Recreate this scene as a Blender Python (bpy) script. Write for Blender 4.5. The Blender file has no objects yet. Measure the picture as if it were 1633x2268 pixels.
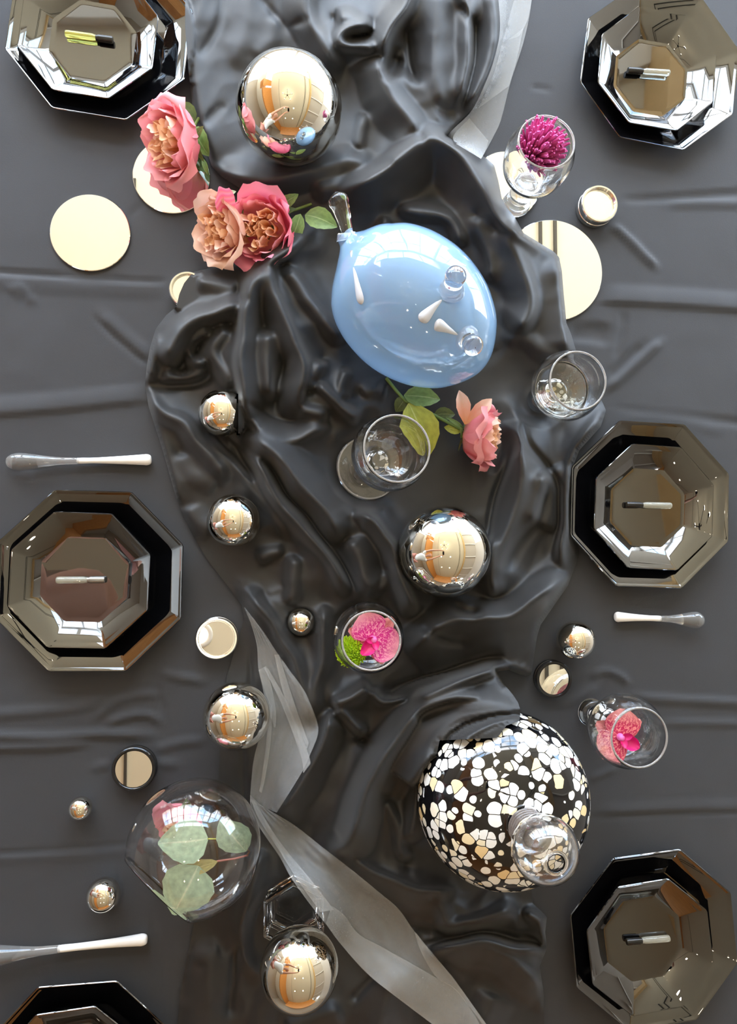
import bpy, bmesh, math, random
import numpy as np
from mathutils import Vector, Matrix, Quaternion
PI = math.pi
random.seed(7)
rng = np.random.default_rng(7)
SC = bpy.context.scene
COL = SC.collection

# ------------------------------------------------------------------ camera
F, CX, CY, CAMH = 1600.0, 816.5, 1134.0, 1.07
NADIR = (650.0, 1200.0)
_n = Vector((NADIR[0] - CX, -(NADIR[1] - CY), -F)).normalized()
_wU = -_n
_wX = (Vector((1, 0, 0)) - _wU * _wU.x).normalized()
_wY = _wU.cross(_wX)
RCW = Matrix((_wX, _wY, _wU))
cam_d = bpy.data.cameras.new('camera')
cam_d.sensor_fit = 'HORIZONTAL'
cam_d.sensor_width = 36.0
cam_d.lens = 36.0 * F / 1633.0
cam_d.clip_start = 0.01
cam = bpy.data.objects.new('camera', cam_d)
COL.objects.link(cam)
cam.matrix_world = Matrix.Translation((0, 0, CAMH)) @ RCW.to_4x4()
SC.camera = cam

# ------------------------------------------------------------------ sky, exposure
W = bpy.data.worlds.new('world')
SC.world = W
W.use_nodes = True
_t = W.node_tree
_bg = _t.nodes['Background']
_tc = _t.nodes.new('ShaderNodeTexCoord')
_nz = _t.nodes.new('ShaderNodeTexNoise')
_nz.inputs['Scale'].default_value = 3.0
_nz.inputs['Detail'].default_value = 5.0
_cr = _t.nodes.new('ShaderNodeValToRGB')
_cr.color_ramp.elements[0].position = 0.42
_cr.color_ramp.elements[0].color = (0.40, 0.63, 0.95, 1)
_cr.color_ramp.elements[1].position = 0.58
_cr.color_ramp.elements[1].color = (1.0, 1.0, 1.0, 1)
_sx = _t.nodes.new('ShaderNodeSeparateXYZ')
_gr = _t.nodes.new('ShaderNodeValToRGB')
_gr.color_ramp.elements[0].position = 0.46
_gr.color_ramp.elements[1].position = 0.52
_ma = _t.nodes.new('ShaderNodeMath'); _ma.operation = 'MULTIPLY_ADD'
_ma.inputs[1].default_value = 0.5; _ma.inputs[2].default_value = 0.5
_mx = _t.nodes.new('ShaderNodeMix'); _mx.data_type = 'RGBA'
_mx.inputs[6].default_value = (0.44, 0.43, 0.38, 1)
L = _t.links.new
L(_tc.outputs['Generated'], _nz.inputs['Vector'])
L(_nz.outputs['Fac'], _cr.inputs['Fac'])
L(_tc.outputs['Generated'], _sx.inputs[0])
L(_sx.outputs['Z'], _ma.inputs[0])
L(_ma.outputs[0], _gr.inputs['Fac'])
L(_gr.outputs['Color'], _mx.inputs[0])
L(_cr.outputs['Color'], _mx.inputs[7])
L(_mx.outputs[2], _bg.inputs['Color'])
_bg.inputs['Strength'].default_value = 13.5

SC.view_settings.view_transform = 'Standard'
SC.view_settings.look = 'None'
SC.view_settings.gamma = 1.0
SC.view_settings.use_curve_mapping = False
SC.view_settings.exposure = 0.40
SC.cycles.max_bounces = 16
SC.cycles.transmission_bounces = 14
SC.cycles.transparent_max_bounces = 16
SC.cycles.glossy_bounces = 6
SC.cycles.diffuse_bounces = 4

RX0, RX1, RY0, RY1 = -3.4, 2.7, -4.4, 2.8       # room
ZF, ZC = -0.75, 1.75
TX0, TX1, TY0 = -1.2, 1.5, -3.2                 # ceiling tray

def portal(name, loc, rot, sx, sy):
    l = bpy.data.lights.new(name, 'AREA')
    l.shape = 'RECTANGLE'; l.size = sx; l.size_y = sy
    l.cycles.is_portal = True
    o = bpy.data.objects.new(name, l)
    o.location = loc; o.rotation_euler = rot
    COL.objects.link(o)
portal('window_portal_side', (RX1 + 0.02, 1.75, 0.28), (0, math.radians(90), 0), 1.16, 2.1)
portal('roof_portal', (-0.05, 2.4, ZC + 0.12), (0, 0, 0), 3.0, 0.8)
portal('window_portal', (-0.35, RY1 + 0.02, 0.62), (math.radians(-90), 0, 0), 6.0, 2.2)

# ------------------------------------------------------------------ pixel helpers
def P(px, py, z=0.0):
    d = RCW @ Vector((px - CX, -(py - CY), -F))
    s = (z - CAMH) / d.z
    return Vector((d.x * s, d.y * s, z))
_R = np.array(RCW)
def Pn(px, py, z):
    v = np.stack([px - CX, -(py - CY), np.full_like(px, -F)], -1)
    d = v @ _R.T
    s = (z - CAMH) / d[..., 2]
    return np.stack([d[..., 0] * s, d[..., 1] * s, z + 0 * px], -1)
def to_px(x, y, z):
    d = np.stack([x, y, z - CAMH + 0 * x], -1) @ _R
    return CX + F * d[..., 0] / -d[..., 2], CY - F * d[..., 1] / -d[..., 2]
def mpp(px, py, z=0.0):                      # metres per pixel at that point
    p = P(px, py, z)
    d = RCW.transposed() @ (p - Vector((0, 0, CAMH)))
    return -d.z / F

# ------------------------------------------------------------------ object helpers
def tag(o, label=None, cat=None, group=None, kind=None):
    if label: o['label'] = label
    if cat: o['category'] = cat
    if group: o['group'] = group
    if kind: o['kind'] = kind
    return o
def thing(name, label, cat, loc=(0, 0, 0), rot=None, group=None):
    o = bpy.data.objects.new(name, None)
    o.empty_display_size = 0.02
    COL.objects.link(o)
    o.location = loc
    if rot is not None:
        if isinstance(rot, Quaternion):
            o.rotation_mode = 'QUATERNION'; o.rotation_quaternion = rot
        else:
            o.rotation_euler = rot
    return tag(o, label, cat, group)
def mesh(name, v, f, mat, parent=None, smooth=True, kind=None, loc=None, rot=None, uv=None, autosm=None):
    me = bpy.data.meshes.new(name)
    me.from_pydata([tuple(p) for p in v], [], [tuple(q) for q in f])
    if uv is not None:
        lay = me.uv_layers.new(name='uv')
        for l in me.loops:
            lay.data[l.index].uv = uv[l.vertex_index]
    if smooth:
        me.shade_smooth()
    if autosm is not None:
        me.set_sharp_from_angle(angle=math.radians(autosm))
    me.materials.append(mat)
    return link(name, me, parent, kind, loc, rot)
def link(name, me, parent=None, kind=None, loc=None, rot=None):
    o = bpy.data.objects.new(name, me)
    COL.objects.link(o)
    if parent: o.parent = parent
    if kind: o['kind'] = kind
    if loc is not None: o.location = loc
    if rot is not None:
        if isinstance(rot, Quaternion):
            o.rotation_mode = 'QUATERNION'; o.rotation_quaternion = rot
        else:
            o.rotation_euler = rot
    return o
def qz(d):                                    # rotation that takes +Z to d
    return Vector((0, 0, 1)).rotation_difference(Vector(d).normalized())
def lathe(prof, n=48, off=None):
    v, f, rings = [], [], []
    for i, (r, z) in enumerate(prof):
        ox, oy = off[i] if off else (0, 0)
        if r < 1e-6:
            rings.append([len(v)]); v.append((ox, oy, z))
        else:
            rings.append(list(range(len(v), len(v) + n)))
            for k in range(n):
                a = 2 * PI * k / n
                v.append((ox + r * math.cos(a), oy + r * math.sin(a), z))
    for a, b in zip(rings[:-1], rings[1:]):
        for k in range(n):
            k2 = (k + 1) % n
            if len(a) == 1 and len(b) == 1: continue
            if len(a) == 1: f.append((a[0], b[k2], b[k]))
            elif len(b) == 1: f.append((a[k], a[k2], b[0]))
            else: f.append((a[k], a[k2], b[k2], b[k]))
    return v, f
def smooth_prof(pts, n=6):
    out = []
    for i in range(len(pts) - 1):
        p0 = pts[max(i - 1, 0)]; p1 = pts[i]; p2 = pts[i + 1]; p3 = pts[min(i + 2, len(pts) - 1)]
        for k in range(n):
            t = k / n
            out.append(tuple(0.5 * (2 * p1[j] + (p2[j] - p0[j]) * t + (2 * p0[j] - 5 * p1[j] + 4 * p2[j] - p3[j]) * t * t
                             + (-p0[j] + 3 * p1[j] - 3 * p2[j] + p3[j]) * t ** 3) for j in range(len(p1))))
    out.append(tuple(pts[-1]))
    return out
def box(x0, x1, y0, y1, z0, z1):
    v = [(x, y, z) for z in (z0, z1) for y in (y0, y1) for x in (x0, x1)]
    f = [(0, 2, 3, 1), (4, 5, 7, 6), (0, 1, 5, 4), (2, 6, 7, 3), (0, 4, 6, 2), (1, 3, 7, 5)]
    return v, f
def join(*parts):
    v, f = [], []
    for a, b in parts:
        o = len(v); v += list(a); f += [tuple(i + o for i in q) for q in b]
    return v, f
def tube(pts, rad, n=8, cap=True):
    pts = [Vector(p) for p in pts]
    v, f = [], []
    up = Vector((0.13, 0.31, 0.94))
    for i, p in enumerate(pts):
        d = (pts[min(i + 1, len(pts) - 1)] - pts[max(i - 1, 0)]).normalized()
        a = d.cross(up).normalized(); b = d.cross(a)
        r = rad[i] if hasattr(rad, '__len__') else rad
        for k in range(n):
            t = 2 * PI * k / n
            v.append(p + (a * math.cos(t) + b * math.sin(t)) * r)
    for i in range(len(pts) - 1):
        for k in range(n):
            k2 = (k + 1) % n
            f.append((i * n + k, i * n + k2, (i + 1) * n + k2, (i + 1) * n + k))
    if cap:
        f.append(tuple(range(n))); f.append(tuple(reversed(range((len(pts) - 1) * n, len(pts) * n))))
    return v, f

# ------------------------------------------------------------------ materials
def mat(name, col, rough=0.5, metal=0.0, spec=0.5, trans=0.0, ior=1.45, sheen=0.0, coat=0.0, bump=None, sss=0.0, alpha=None):
    m = bpy.data.materials.new(name); m.use_nodes = True
    t = m.node_tree; b = t.nodes['Principled BSDF']
    b.inputs['Base Color'].default_value = (*col, 1)
    b.inputs['Roughness'].default_value = rough
    b.inputs['Metallic'].default_value = metal
    b.inputs['Specular IOR Level'].default_value = spec
    b.inputs['Transmission Weight'].default_value = trans
    b.inputs['IOR'].default_value = ior
    b.inputs['Sheen Weight'].default_value = sheen
    b.inputs['Coat Weight'].default_value = coat
    if sss:
        b.inputs['Subsurface Weight'].default_value = sss
        b.inputs['Subsurface Radius'].default_value = (0.01, 0.01, 0.01)
    if bump:
        nz = t.nodes.new('ShaderNodeTexNoise'); nz.inputs['Scale'].default_value = bump[0]
        nz.inputs['Detail'].default_value = 4
        tc = t.nodes.new('ShaderNodeTexCoord')
        bp = t.nodes.new('ShaderNodeBump'); bp.inputs['Strength'].default_value = bump[1]
        bp.inputs['Distance'].default_value = bump[2]
        t.links.new(tc.outputs['Object'], nz.inputs['Vector'])
        t.links.new(nz.outputs['Fac'], bp.inputs['Height'])
        t.links.new(bp.outputs[0], b.inputs['Normal'])
    return m
def nd(m): return m.node_tree.nodes, m.node_tree.links, m.node_tree.nodes['Principled BSDF']

M_TABLE = mat('black tablecloth', (0.036, 0.0375, 0.0415), 0.75, spec=0.35, sheen=0.2, bump=(900, 0.25, 0.0006))
M_SILK = mat('black satin', (0.0135, 0.0133, 0.0135), 0.52, spec=0.52, sheen=0.12, bump=(700, 0.12, 0.0005))
M_CHROME = mat('chrome', (0.78, 0.745, 0.66), 0.015, 1.0)
M_MIRROR = mat('mirror', (0.93, 0.93, 0.90), 0.005, 1.0)
M_STEEL = mat('steel', (0.72, 0.71, 0.68), 0.16, 1.0)
M_BLACKRIM = mat('black rim', (0.012, 0.012, 0.012), 0.18)
M_PLATE = mat('black glass plate', (0.0025, 0.0025, 0.003), 0.02, spec=0.5, ior=2.15)
M_GLASS = mat('clear glass', (1, 1, 1), 0.0, trans=1.0, ior=1.58)
M_RIMGLINT = mat('painted rim glint', (0.97, 0.97, 0.97), 0.03, trans=0.8, ior=1.5)  # whitened glass, its paleness stands in for window glints on goblet edges
M_SPOON = mat('cloudy glass', (0.93, 0.93, 0.92), 0.03, trans=0.9, ior=1.5)
M_GLASSTHIN = mat('thin clear glass', (1, 1, 1), 0.0, trans=1.0, ior=1.5)
M_MILK = mat('milky glass', (0.93, 0.92, 0.90), 0.08, spec=0.6, sss=0.3)
M_VIAL_Y = mat('yellow perfume', (0.86, 0.83, 0.22), 0.03, trans=0.75, ior=1.4)
M_VIAL_C = mat('pale perfume', (0.93, 0.94, 0.84), 0.03, trans=0.8, ior=1.4)
M_CAPB = mat('black cap', (0.012, 0.012, 0.012), 0.2)
M_CAPS = mat('smoke cap', (0.30, 0.30, 0.29), 0.22, 0.7)
M_STEM = mat('green stem', (0.13, 0.20, 0.045), 0.5)

def petal_mat(name, c0, c1, c2, p1=0.5, transl=0.25):
    m = mat(name, c1, 0.55, spec=0.25)
    n, l, b = nd(m)
    uv = n.new('ShaderNodeUVMap'); sx = n.new('ShaderNodeSeparateXYZ')
    nz = n.new('ShaderNodeTexNoise'); nz.inputs['Scale'].default_value = 6
    ad = n.new('ShaderNodeMath'); ad.operation = 'MULTIPLY_ADD'; ad.inputs[1].default_value = 0.35
    r = n.new('ShaderNodeValToRGB')
    r.color_ramp.elements[0].position = 0.2; r.color_ramp.elements[0].color = (*c0, 1)
    r.color_ramp.elements[1].position = 1.0; r.color_ramp.elements[1].color = (*c2, 1)
    e = r.color_ramp.elements.new(p1); e.color = (*c1, 1)
    l.new(uv.outputs[0], sx.inputs[0]); l.new(uv.outputs[0], nz.inputs['Vector'])
    l.new(nz.outputs['Fac'], ad.inputs[0]); l.new(sx.outputs['Y'], ad.inputs[2])
    l.new(ad.outputs[0], r.inputs['Fac']); l.new(r.outputs['Color'], b.inputs['Base Color'])
    tr = n.new('ShaderNodeBsdfTranslucent'); l.new(r.outputs['Color'], tr.inputs['Color'])
    mx = n.new('ShaderNodeMixShader'); mx.inputs[0].default_value = transl
    l.new(b.outputs[0], mx.inputs[1]); l.new(tr.outputs[0], mx.inputs[2])
    l.new(mx.outputs[0], n['Material Output'].inputs['Surface'])
    return m
M_PINK = petal_mat('pink petal', (0.92, 0.42, 0.28), (0.92, 0.30, 0.36), (0.93, 0.40, 0.44), 0.6)
M_DEEP = petal_mat('deep pink petal', (0.90, 0.30, 0.30), (0.90, 0.16, 0.30), (0.92, 0.30, 0.42), 0.6)
M_PEACH = petal_mat('apricot petal', (0.72, 0.24, 0.075), (0.86, 0.38, 0.15), (0.93, 0.58, 0.36), 0.6)
M_CREAM = petal_mat('pale peach petal', (0.90, 0.45, 0.22), (0.92, 0.48, 0.36), (0.95, 0.66, 0.54), 0.6)
M_MAGENTA = petal_mat('magenta petal', (0.45, 0.02, 0.16), (0.62, 0.045, 0.26), (0.80, 0.17, 0.46), 0.55, 0.15)
M_LIME = mat('lime floret', (0.50, 0.76, 0.02), 0.5)
M_LIP = mat('magenta orchid lip', (0.72, 0.01, 0.20), 0.4)
M_LIPLIGHT = mat('violet orchid column', (0.85, 0.22, 0.62), 0.4)

def leaf_mat(name, c1, c2, vein):
    m = mat(name, c1, 0.45, spec=0.4)
    n, l, b = nd(m)
    uv = n.new('ShaderNodeUVMap'); sx = n.new('ShaderNodeSeparateXYZ')
    ab = n.new('ShaderNodeMath'); ab.operation = 'ABSOLUTE'
    sb = n.new('ShaderNodeMath'); sb.operation = 'SUBTRACT'; sb.inputs[1].default_value = 0.5
    r = n.new('ShaderNodeValToRGB')
    r.color_ramp.elements[0].position = 0.0; r.color_ramp.elements[0].color = (*vein, 1)
    r.color_ramp.elements[1].position = 0.5; r.color_ramp.elements[1].color = (*c2, 1)
    e = r.color_ramp.elements.new(0.035); e.color = (*c1, 1)
    nz = n.new('ShaderNodeTexNoise'); nz.inputs['Scale'].default_value = 7; nz.inputs['Detail'].default_value = 6
    mx = n.new('ShaderNodeMix'); mx.data_type = 'RGBA'; mx.blend_type = 'MULTIPLY'; mx.inputs[0].default_value = 0.5
    l.new(uv.outputs[0], sx.inputs[0]); l.new(sx.outputs['X'], sb.inputs[0]); l.new(sb.outputs[0], ab.inputs[0])
    l.new(ab.outputs[0], r.inputs['Fac']); l.new(uv.outputs[0], nz.inputs['Vector'])
    l.new(r.outputs['Color'], mx.inputs[6]); l.new(nz.outputs['Color'], mx.inputs[7])
    cr = n.new('ShaderNodeValToRGB')
    cr.color_ramp.elements[0].color = (0.45, 0.45, 0.45, 1); cr.color_ramp.elements[0].position = 0.3
    cr.color_ramp.elements[1].color = (1.25, 1.25, 1.2, 1); cr.color_ramp.elements[1].position = 0.7
    l.new(nz.outputs['Fac'], cr.inputs['Fac']); l.new(cr.outputs['Color'], mx.inputs[7])
    l.new(mx.outputs[2], b.inputs['Base Color'])
    return m
M_LEAF = leaf_mat('rose leaf', (0.12, 0.20, 0.055), (0.17, 0.26, 0.075), (0.28, 0.36, 0.16))
M_LEAFL = leaf_mat('young leaf', (0.34, 0.38, 0.05), (0.42, 0.44, 0.07), (0.52, 0.54, 0.18))
M_LEAFD = leaf_mat('dark leaf', (0.07, 0.10, 0.03), (0.10, 0.14, 0.04), (0.2, 0.24, 0.1))
M_EUCA = leaf_mat('eucalyptus leaf', (0.44, 0.60, 0.42), (0.42, 0.58, 0.41), (0.66, 0.74, 0.56))
M_EUCAB = leaf_mat('olive leaf', (0.46, 0.42, 0.16), (0.50, 0.46, 0.20), (0.6, 0.55, 0.3))

def orchid_mat(name, base, dark, edge):
    m = mat(name, base, 0.5, spec=0.3)
    n, l, b = nd(m)
    uv = n.new('ShaderNodeUVMap')
    mp = n.new('ShaderNodeMapping'); mp.inputs['Scale'].default_value = (15, 8, 1)
    nz = n.new('ShaderNodeTexNoise'); nz.inputs['Scale'].default_value = 1.3; nz.inputs['Detail'].default_value = 1
    nz.inputs['Distortion'].default_value = 1.2
    r = n.new('ShaderNodeValToRGB')
    r.color_ramp.elements[0].position = 0.43; r.color_ramp.elements[0].color = (0, 0, 0, 1)
    r.color_ramp.elements[1].position = 0.50; r.color_ramp.elements[1].color = (1, 1, 1, 1)
    sx = n.new('ShaderNodeSeparateXYZ')
    r2 = n.new('ShaderNodeValToRGB')
    r2.color_ramp.elements[0].position = 0.45; r2.color_ramp.elements[0].color = (1, 1, 1, 1)
    r2.color_ramp.elements[1].position = 0.95; r2.color_ramp.elements[1].color = (0, 0, 0, 1)
    mu = n.new('ShaderNodeMath'); mu.operation = 'MULTIPLY'
    m1 = n.new('ShaderNodeMix'); m1.data_type = 'RGBA'
    m1.inputs[6].default_value = (*edge, 1); m1.inputs[7].default_value = (*base, 1)
    m2 = n.new('ShaderNodeMix'); m2.data_type = 'RGBA'; m2.inputs[7].default_value = (*dark, 1)
    l.new(uv.outputs[0], mp.inputs['Vector']); l.new(mp.outputs[0], nz.inputs['Vector'])
    l.new(nz.outputs['Fac'], r.inputs['Fac']); l.new(uv.outputs[0], sx.inputs[0])
    l.new(sx.outputs['Y'], r2.inputs['Fac']); l.new(r.outputs['Color'], mu.inputs[0]); l.new(r2.outputs['Color'], mu.inputs[1])
    l.new(r2.outputs['Color'], m1.inputs[0]); l.new(m1.outputs[2], m2.inputs[6]); l.new(mu.outputs[0], m2.inputs[0])
    l.new(m2.outputs[2], b.inputs['Base Color'])
    return m
M_ORCHID = orchid_mat('pink orchid', (0.90, 0.34, 0.52), (0.66, 0.03, 0.26), (0.93, 0.38, 0.46))
M_ORCHIDR = orchid_mat('coral orchid', (0.86, 0.30, 0.30), (0.56, 0.03, 0.11), (0.90, 0.38, 0.38))

def spot_mat(name, scale, keep, twist=0.0):
    m = mat(name, (0.004, 0.004, 0.005), 0.05, spec=0.6, ior=1.55)
    n, l, b = nd(m)
    tc = n.new('ShaderNodeTexCoord')
    src = tc.outputs['Object']
    nz = n.new('ShaderNodeTexNoise'); nz.inputs['Scale'].default_value = scale * 0.6
    va = n.new('ShaderNodeVectorMath'); va.operation = 'MULTIPLY_ADD'
    va.inputs[1].default_value = (0.5 / scale,) * 3
    l.new(src, nz.inputs['Vector']); l.new(nz.outputs['Color'], va.inputs[0]); l.new(src, va.inputs[2])
    src = va.outputs[0]
    v1 = n.new('ShaderNodeTexVoronoi'); v1.inputs['Scale'].default_value = scale; v1.inputs['Randomness'].default_value = 0.95
    v2 = n.new('ShaderNodeTexVoronoi'); v2.feature = 'DISTANCE_TO_EDGE'; v2.inputs['Scale'].default_value = scale; v2.inputs['Randomness'].default_value = 0.95
    l.new(src, v1.inputs['Vector']); l.new(src, v2.inputs['Vector'])
    sc = n.new('ShaderNodeSeparateColor'); l.new(v1.outputs['Color'], sc.inputs[0])
    ra = n.new('ShaderNodeMath'); ra.operation = 'MULTIPLY_ADD'; ra.inputs[1].default_value = 0.36; ra.inputs[2].default_value = 0.40
    l.new(sc.outputs[0], ra.inputs[0])
    c1 = n.new('ShaderNodeMath'); c1.operation = 'LESS_THAN'; l.new(v1.outputs['Distance'], c1.inputs[0]); l.new(ra.outputs[0], c1.inputs[1])
    c2 = n.new('ShaderNodeMath'); c2.operation = 'GREATER_THAN'; l.new(v2.outputs['Distance'], c2.inputs[0]); c2.inputs[1].default_value = 0.035
    c3 = n.new('ShaderNodeMath'); c3.operation = 'LESS_THAN'; l.new(sc.outputs[1], c3.inputs[0]); c3.inputs[1].default_value = keep
    a1 = n.new('ShaderNodeMath'); a1.operation = 'MULTIPLY'; l.new(c1.outputs[0], a1.inputs[0]); l.new(c2.outputs[0], a1.inputs[1])
    a2 = n.new('ShaderNodeMath'); a2.operation = 'MULTIPLY'; l.new(a1.outputs[0], a2.inputs[0]); l.new(c3.outputs[0], a2.inputs[1])
    r = n.new('ShaderNodeValToRGB')
    r.color_ramp.elements[0].position = 0.0; r.color_ramp.elements[0].color = (0.86, 0.88, 0.88, 1)
    r.color_ramp.elements[1].position = 1.0; r.color_ramp.elements[1].color = (0.82, 0.60, 0.30, 1)
    e = r.color_ramp.elements.new(0.62); e.color = (0.86, 0.86, 0.83, 1)
    e = r.color_ramp.elements.new(0.80); e.color = (0.85, 0.76, 0.52, 1)
    l.new(sc.outputs[2], r.inputs['Fac'])
    mx = n.new('ShaderNodeMix'); mx.data_type = 'RGBA'; mx.inputs[6].default_value = (0.004, 0.004, 0.005, 1)
    l.new(a2.outputs[0], mx.inputs[0]); l.new(r.outputs['Color'], mx.inputs[7]); l.new(mx.outputs[2], b.inputs['Base Color'])
    return m
M_SPOT = spot_mat('spotted black glass', 70, 0.86)
M_SPOTS = spot_mat('spotted stem glass', 130, 0.6)

def tulle_mat():
    m = mat('grey tulle', (0.43, 0.44, 0.44), 0.7, sheen=0.3)
    n, l, b = nd(m)
    tp = n.new('ShaderNodeBsdfTransparent'); mx = n.new('ShaderNodeMixShader')
    tc = n.new('ShaderNodeTexCoord'); nz = n.new('ShaderNodeTexNoise'); nz.inputs['Scale'].default_value = 420; nz.inputs['Detail'].default_value = 2
    ma = n.new('ShaderNodeMath'); ma.operation = 'MULTIPLY_ADD'; ma.inputs[1].default_value = 0.22; ma.inputs[2].default_value = 0.26
    l.new(tc.outputs['Object'], nz.inputs['Vector']); l.new(nz.outputs['Fac'], ma.inputs[0]); l.new(ma.outputs[0], mx.inputs[0])
    l.new(tp.outputs[0], mx.inputs[1]); l.new(b.outputs[0], mx.inputs[2])
    l.new(mx.outputs[0], n['Material Output'].inputs['Surface'])
    return m
M_TULLE = tulle_mat()

def opal_mat():
    m = mat('opaline blue glass', (0.36, 0.60, 0.90), 0.03, spec=0.6, ior=1.5, coat=0.3)
    n, l, b = nd(m)
    tr = n.new('ShaderNodeBsdfTranslucent'); tr.inputs['Color'].default_value = (0.48, 0.70, 0.95, 1)
    tp = n.new('ShaderNodeBsdfTransparent'); tp.inputs['Color'].default_value = (0.80, 0.90, 1.0, 1)
    m1 = n.new('ShaderNodeMixShader'); m1.inputs[0].default_value = 0.35
    m2 = n.new('ShaderNodeMixShader')
    lw = n.new('ShaderNodeLayerWeight'); lw.inputs['Blend'].default_value = 0.35
    mr = n.new('ShaderNodeMapRange'); mr.inputs[1].default_value = 0; mr.inputs[2].default_value = 0.6
    mr.inputs[3].default_value = 0.60; mr.inputs[4].default_value = 0.97
    l.new(lw.outputs['Facing'], mr.inputs[0]); l.new(mr.outputs[0], m2.inputs[0])
    l.new(b.outputs[0], m1.inputs[1]); l.new(tr.outputs[0], m1.inputs[2])
    l.new(tp.outputs[0], m2.inputs[1]); l.new(m1.outputs[0], m2.inputs[2])
    gl = n.new('ShaderNodeBsdfGlossy'); gl.inputs['Roughness'].default_value = 0.02
    fr = n.new('ShaderNodeFresnel'); fr.inputs['IOR'].default_value = 1.5
    m3 = n.new('ShaderNodeMixShader'); l.new(fr.outputs[0], m3.inputs[0])
    l.new(m2.outputs[0], m3.inputs[1]); l.new(gl.outputs[0], m3.inputs[2])
    l.new(m3.outputs[0], n['Material Output'].inputs['Surface'])
    return m
M_OPAL = opal_mat()

M_CEIL = mat('cream ceiling', (0.74, 0.695, 0.555), 0.9, spec=0.2)
M_WALLW = mat('off-white wall', (0.62, 0.60, 0.55), 0.9, spec=0.2)
M_TRIMG = mat('grey moulding', (0.07, 0.065, 0.055), 0.7)
M_WALLT = mat('tan wall', (0.30, 0.25, 0.19), 0.9, spec=0.2)
M_WHITE = mat('white paint', (0.82, 0.82, 0.80), 0.5)
def wood(name, a, b_, sc=(2, 14, 14)):
    m = mat(name, a, 0.45)
    n, l, b = nd(m)
    tc = n.new('ShaderNodeTexCoord'); mp = n.new('ShaderNodeMapping'); mp.inputs['Scale'].default_value = sc
    nz = n.new('ShaderNodeTexNoise'); nz.inputs['Scale'].default_value = 2; nz.inputs['Detail'].default_value = 5
    r = n.new('ShaderNodeValToRGB'); r.color_ramp.elements[0].position = 0.3; r.color_ramp.elements[1].position = 0.7
    r.color_ramp.elements[0].color = (*a, 1); r.color_ramp.elements[1].color = (*b_, 1)
    l.new(tc.outputs['Object'], mp.inputs['Vector']); l.new(mp.outputs[0], nz.inputs['Vector']); l.new(nz.outputs['Fac'], r.inputs['Fac'])
    l.new(r.outputs['Color'], b.inputs['Base Color'])
    return m
M_OAK = wood('orange oak', (0.52, 0.21, 0.05), (0.66, 0.30, 0.085))
M_WALNUT = wood('dark wood', (0.13, 0.055, 0.025), (0.20, 0.09, 0.04))
M_FLOOR = wood('floor boards', (0.30, 0.21, 0.13), (0.38, 0.27, 0.17), (14, 1.5, 2))
M_DARKMETAL = mat('dark metal', (0.02, 0.018, 0.016), 0.4, 0.6)
def emis(name, col, s):
    m = mat(name, (0.8, 0.8, 0.8)); n, l, b = nd(m)
    b.inputs['Emission Color'].default_value = (*col, 1); b.inputs['Emission Strength'].default_value = s
    return m
M_BULB = emis('lit bulb', (1.0, 0.83, 0.55), 14)
def pane_mat():
    m = mat('window pane', (1, 1, 1), 0.0); n, l, b = nd(m)
    tp = n.new('ShaderNodeBsdfTransparent'); gl = n.new('ShaderNodeBsdfGlossy'); gl.inputs['Roughness'].default_value = 0
    mx = n.new('ShaderNodeMixShader'); mx.inputs[0].default_value = 0.05
    l.new(tp.outputs[0], mx.inputs[1]); l.new(gl.outputs[0], mx.inputs[2]); l.new(mx.outputs[0], n['Material Output'].inputs['Surface'])
    return m
M_PANE = pane_mat()

# ------------------------------------------------------------------ room
def struct(name, vf, m, parent=None):
    o = mesh(name, vf[0], vf[1], m, parent, smooth=False)
    if parent is None: o['kind'] = 'structure'
    return o
struct('floor', box(RX0, RX1, RY0, RY1, ZF - 0.1, ZF), M_FLOOR)
GY0 = 1.95                                       # the glazed roof begins here
struct('ceiling', box(TX0, TX1, TY0, GY0, ZC, ZC + 0.1), M_CEIL)
w = struct('window_7', join(box(TX0 - .4, TX1, GY0, GY0 + .06, ZC - .02, ZC + .1), box(TX0 - .4, TX1, RY1 - .06, RY1, ZC, ZC + .1)), M_WHITE)
for x in (-1.6, -0.83, -0.06, 0.71, 1.44):
    struct('glazing_bar', box(x, x + .05, GY0 + .06, RY1 - .06, ZC + .02, ZC + .08), M_WHITE, w)
struct('pane', box(TX0 - .38, TX1 - .02, GY0 + .06, RY1 - .06, ZC + .045, ZC + .055), M_PANE, w)
struct('trim_1', box(TX0 - 0.10, TX0, TY0 - 0.10, 0.95, 0.98, ZC + 0.02), M_OAK)
struct('trim_12', box(TX0 - 0.36, TX0, 1.05, 1.45, 1.0, ZC + 0.02), M_OAK)
struct('trim_2', box(TX0, TX1, TY0 - 0.10, TY0, 0.62, ZC + 0.02), M_OAK)
struct('trim_3', box(0.99, 1.002, TY0, GY0, ZC - 0.012, ZC), M_TRIMG)
struct('trim_4', box(1.052, 1.064, TY0, GY0, ZC - 0.012, ZC), M_TRIMG)
struct('trim_5', box(-0.62, -0.61, TY0 + 0.4, 1.4, ZC - 0.006, ZC), M_TRIMG)
struct('ceiling_left', box(RX0, TX0 - 0.36, RY0, RY1, ZC - 0.30, ZC - 0.2), M_WALLW)
struct('ceiling_back', box(TX0 - 0.36, RX1, RY0, TY0 - 0.36, ZC - 0.30, ZC - 0.2), M_WALLT)
v = [(TX1, TY0 - 0.36, ZC), (TX1, RY1, ZC), (RX1, RY1, 0.95), (RX1, TY0 - 0.36, 0.95),
     (TX1, TY0 - 0.36, ZC + .1), (TX1, RY1, ZC + .1), (RX1, RY1, 1.05), (RX1, TY0 - 0.36, 1.05)]
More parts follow.
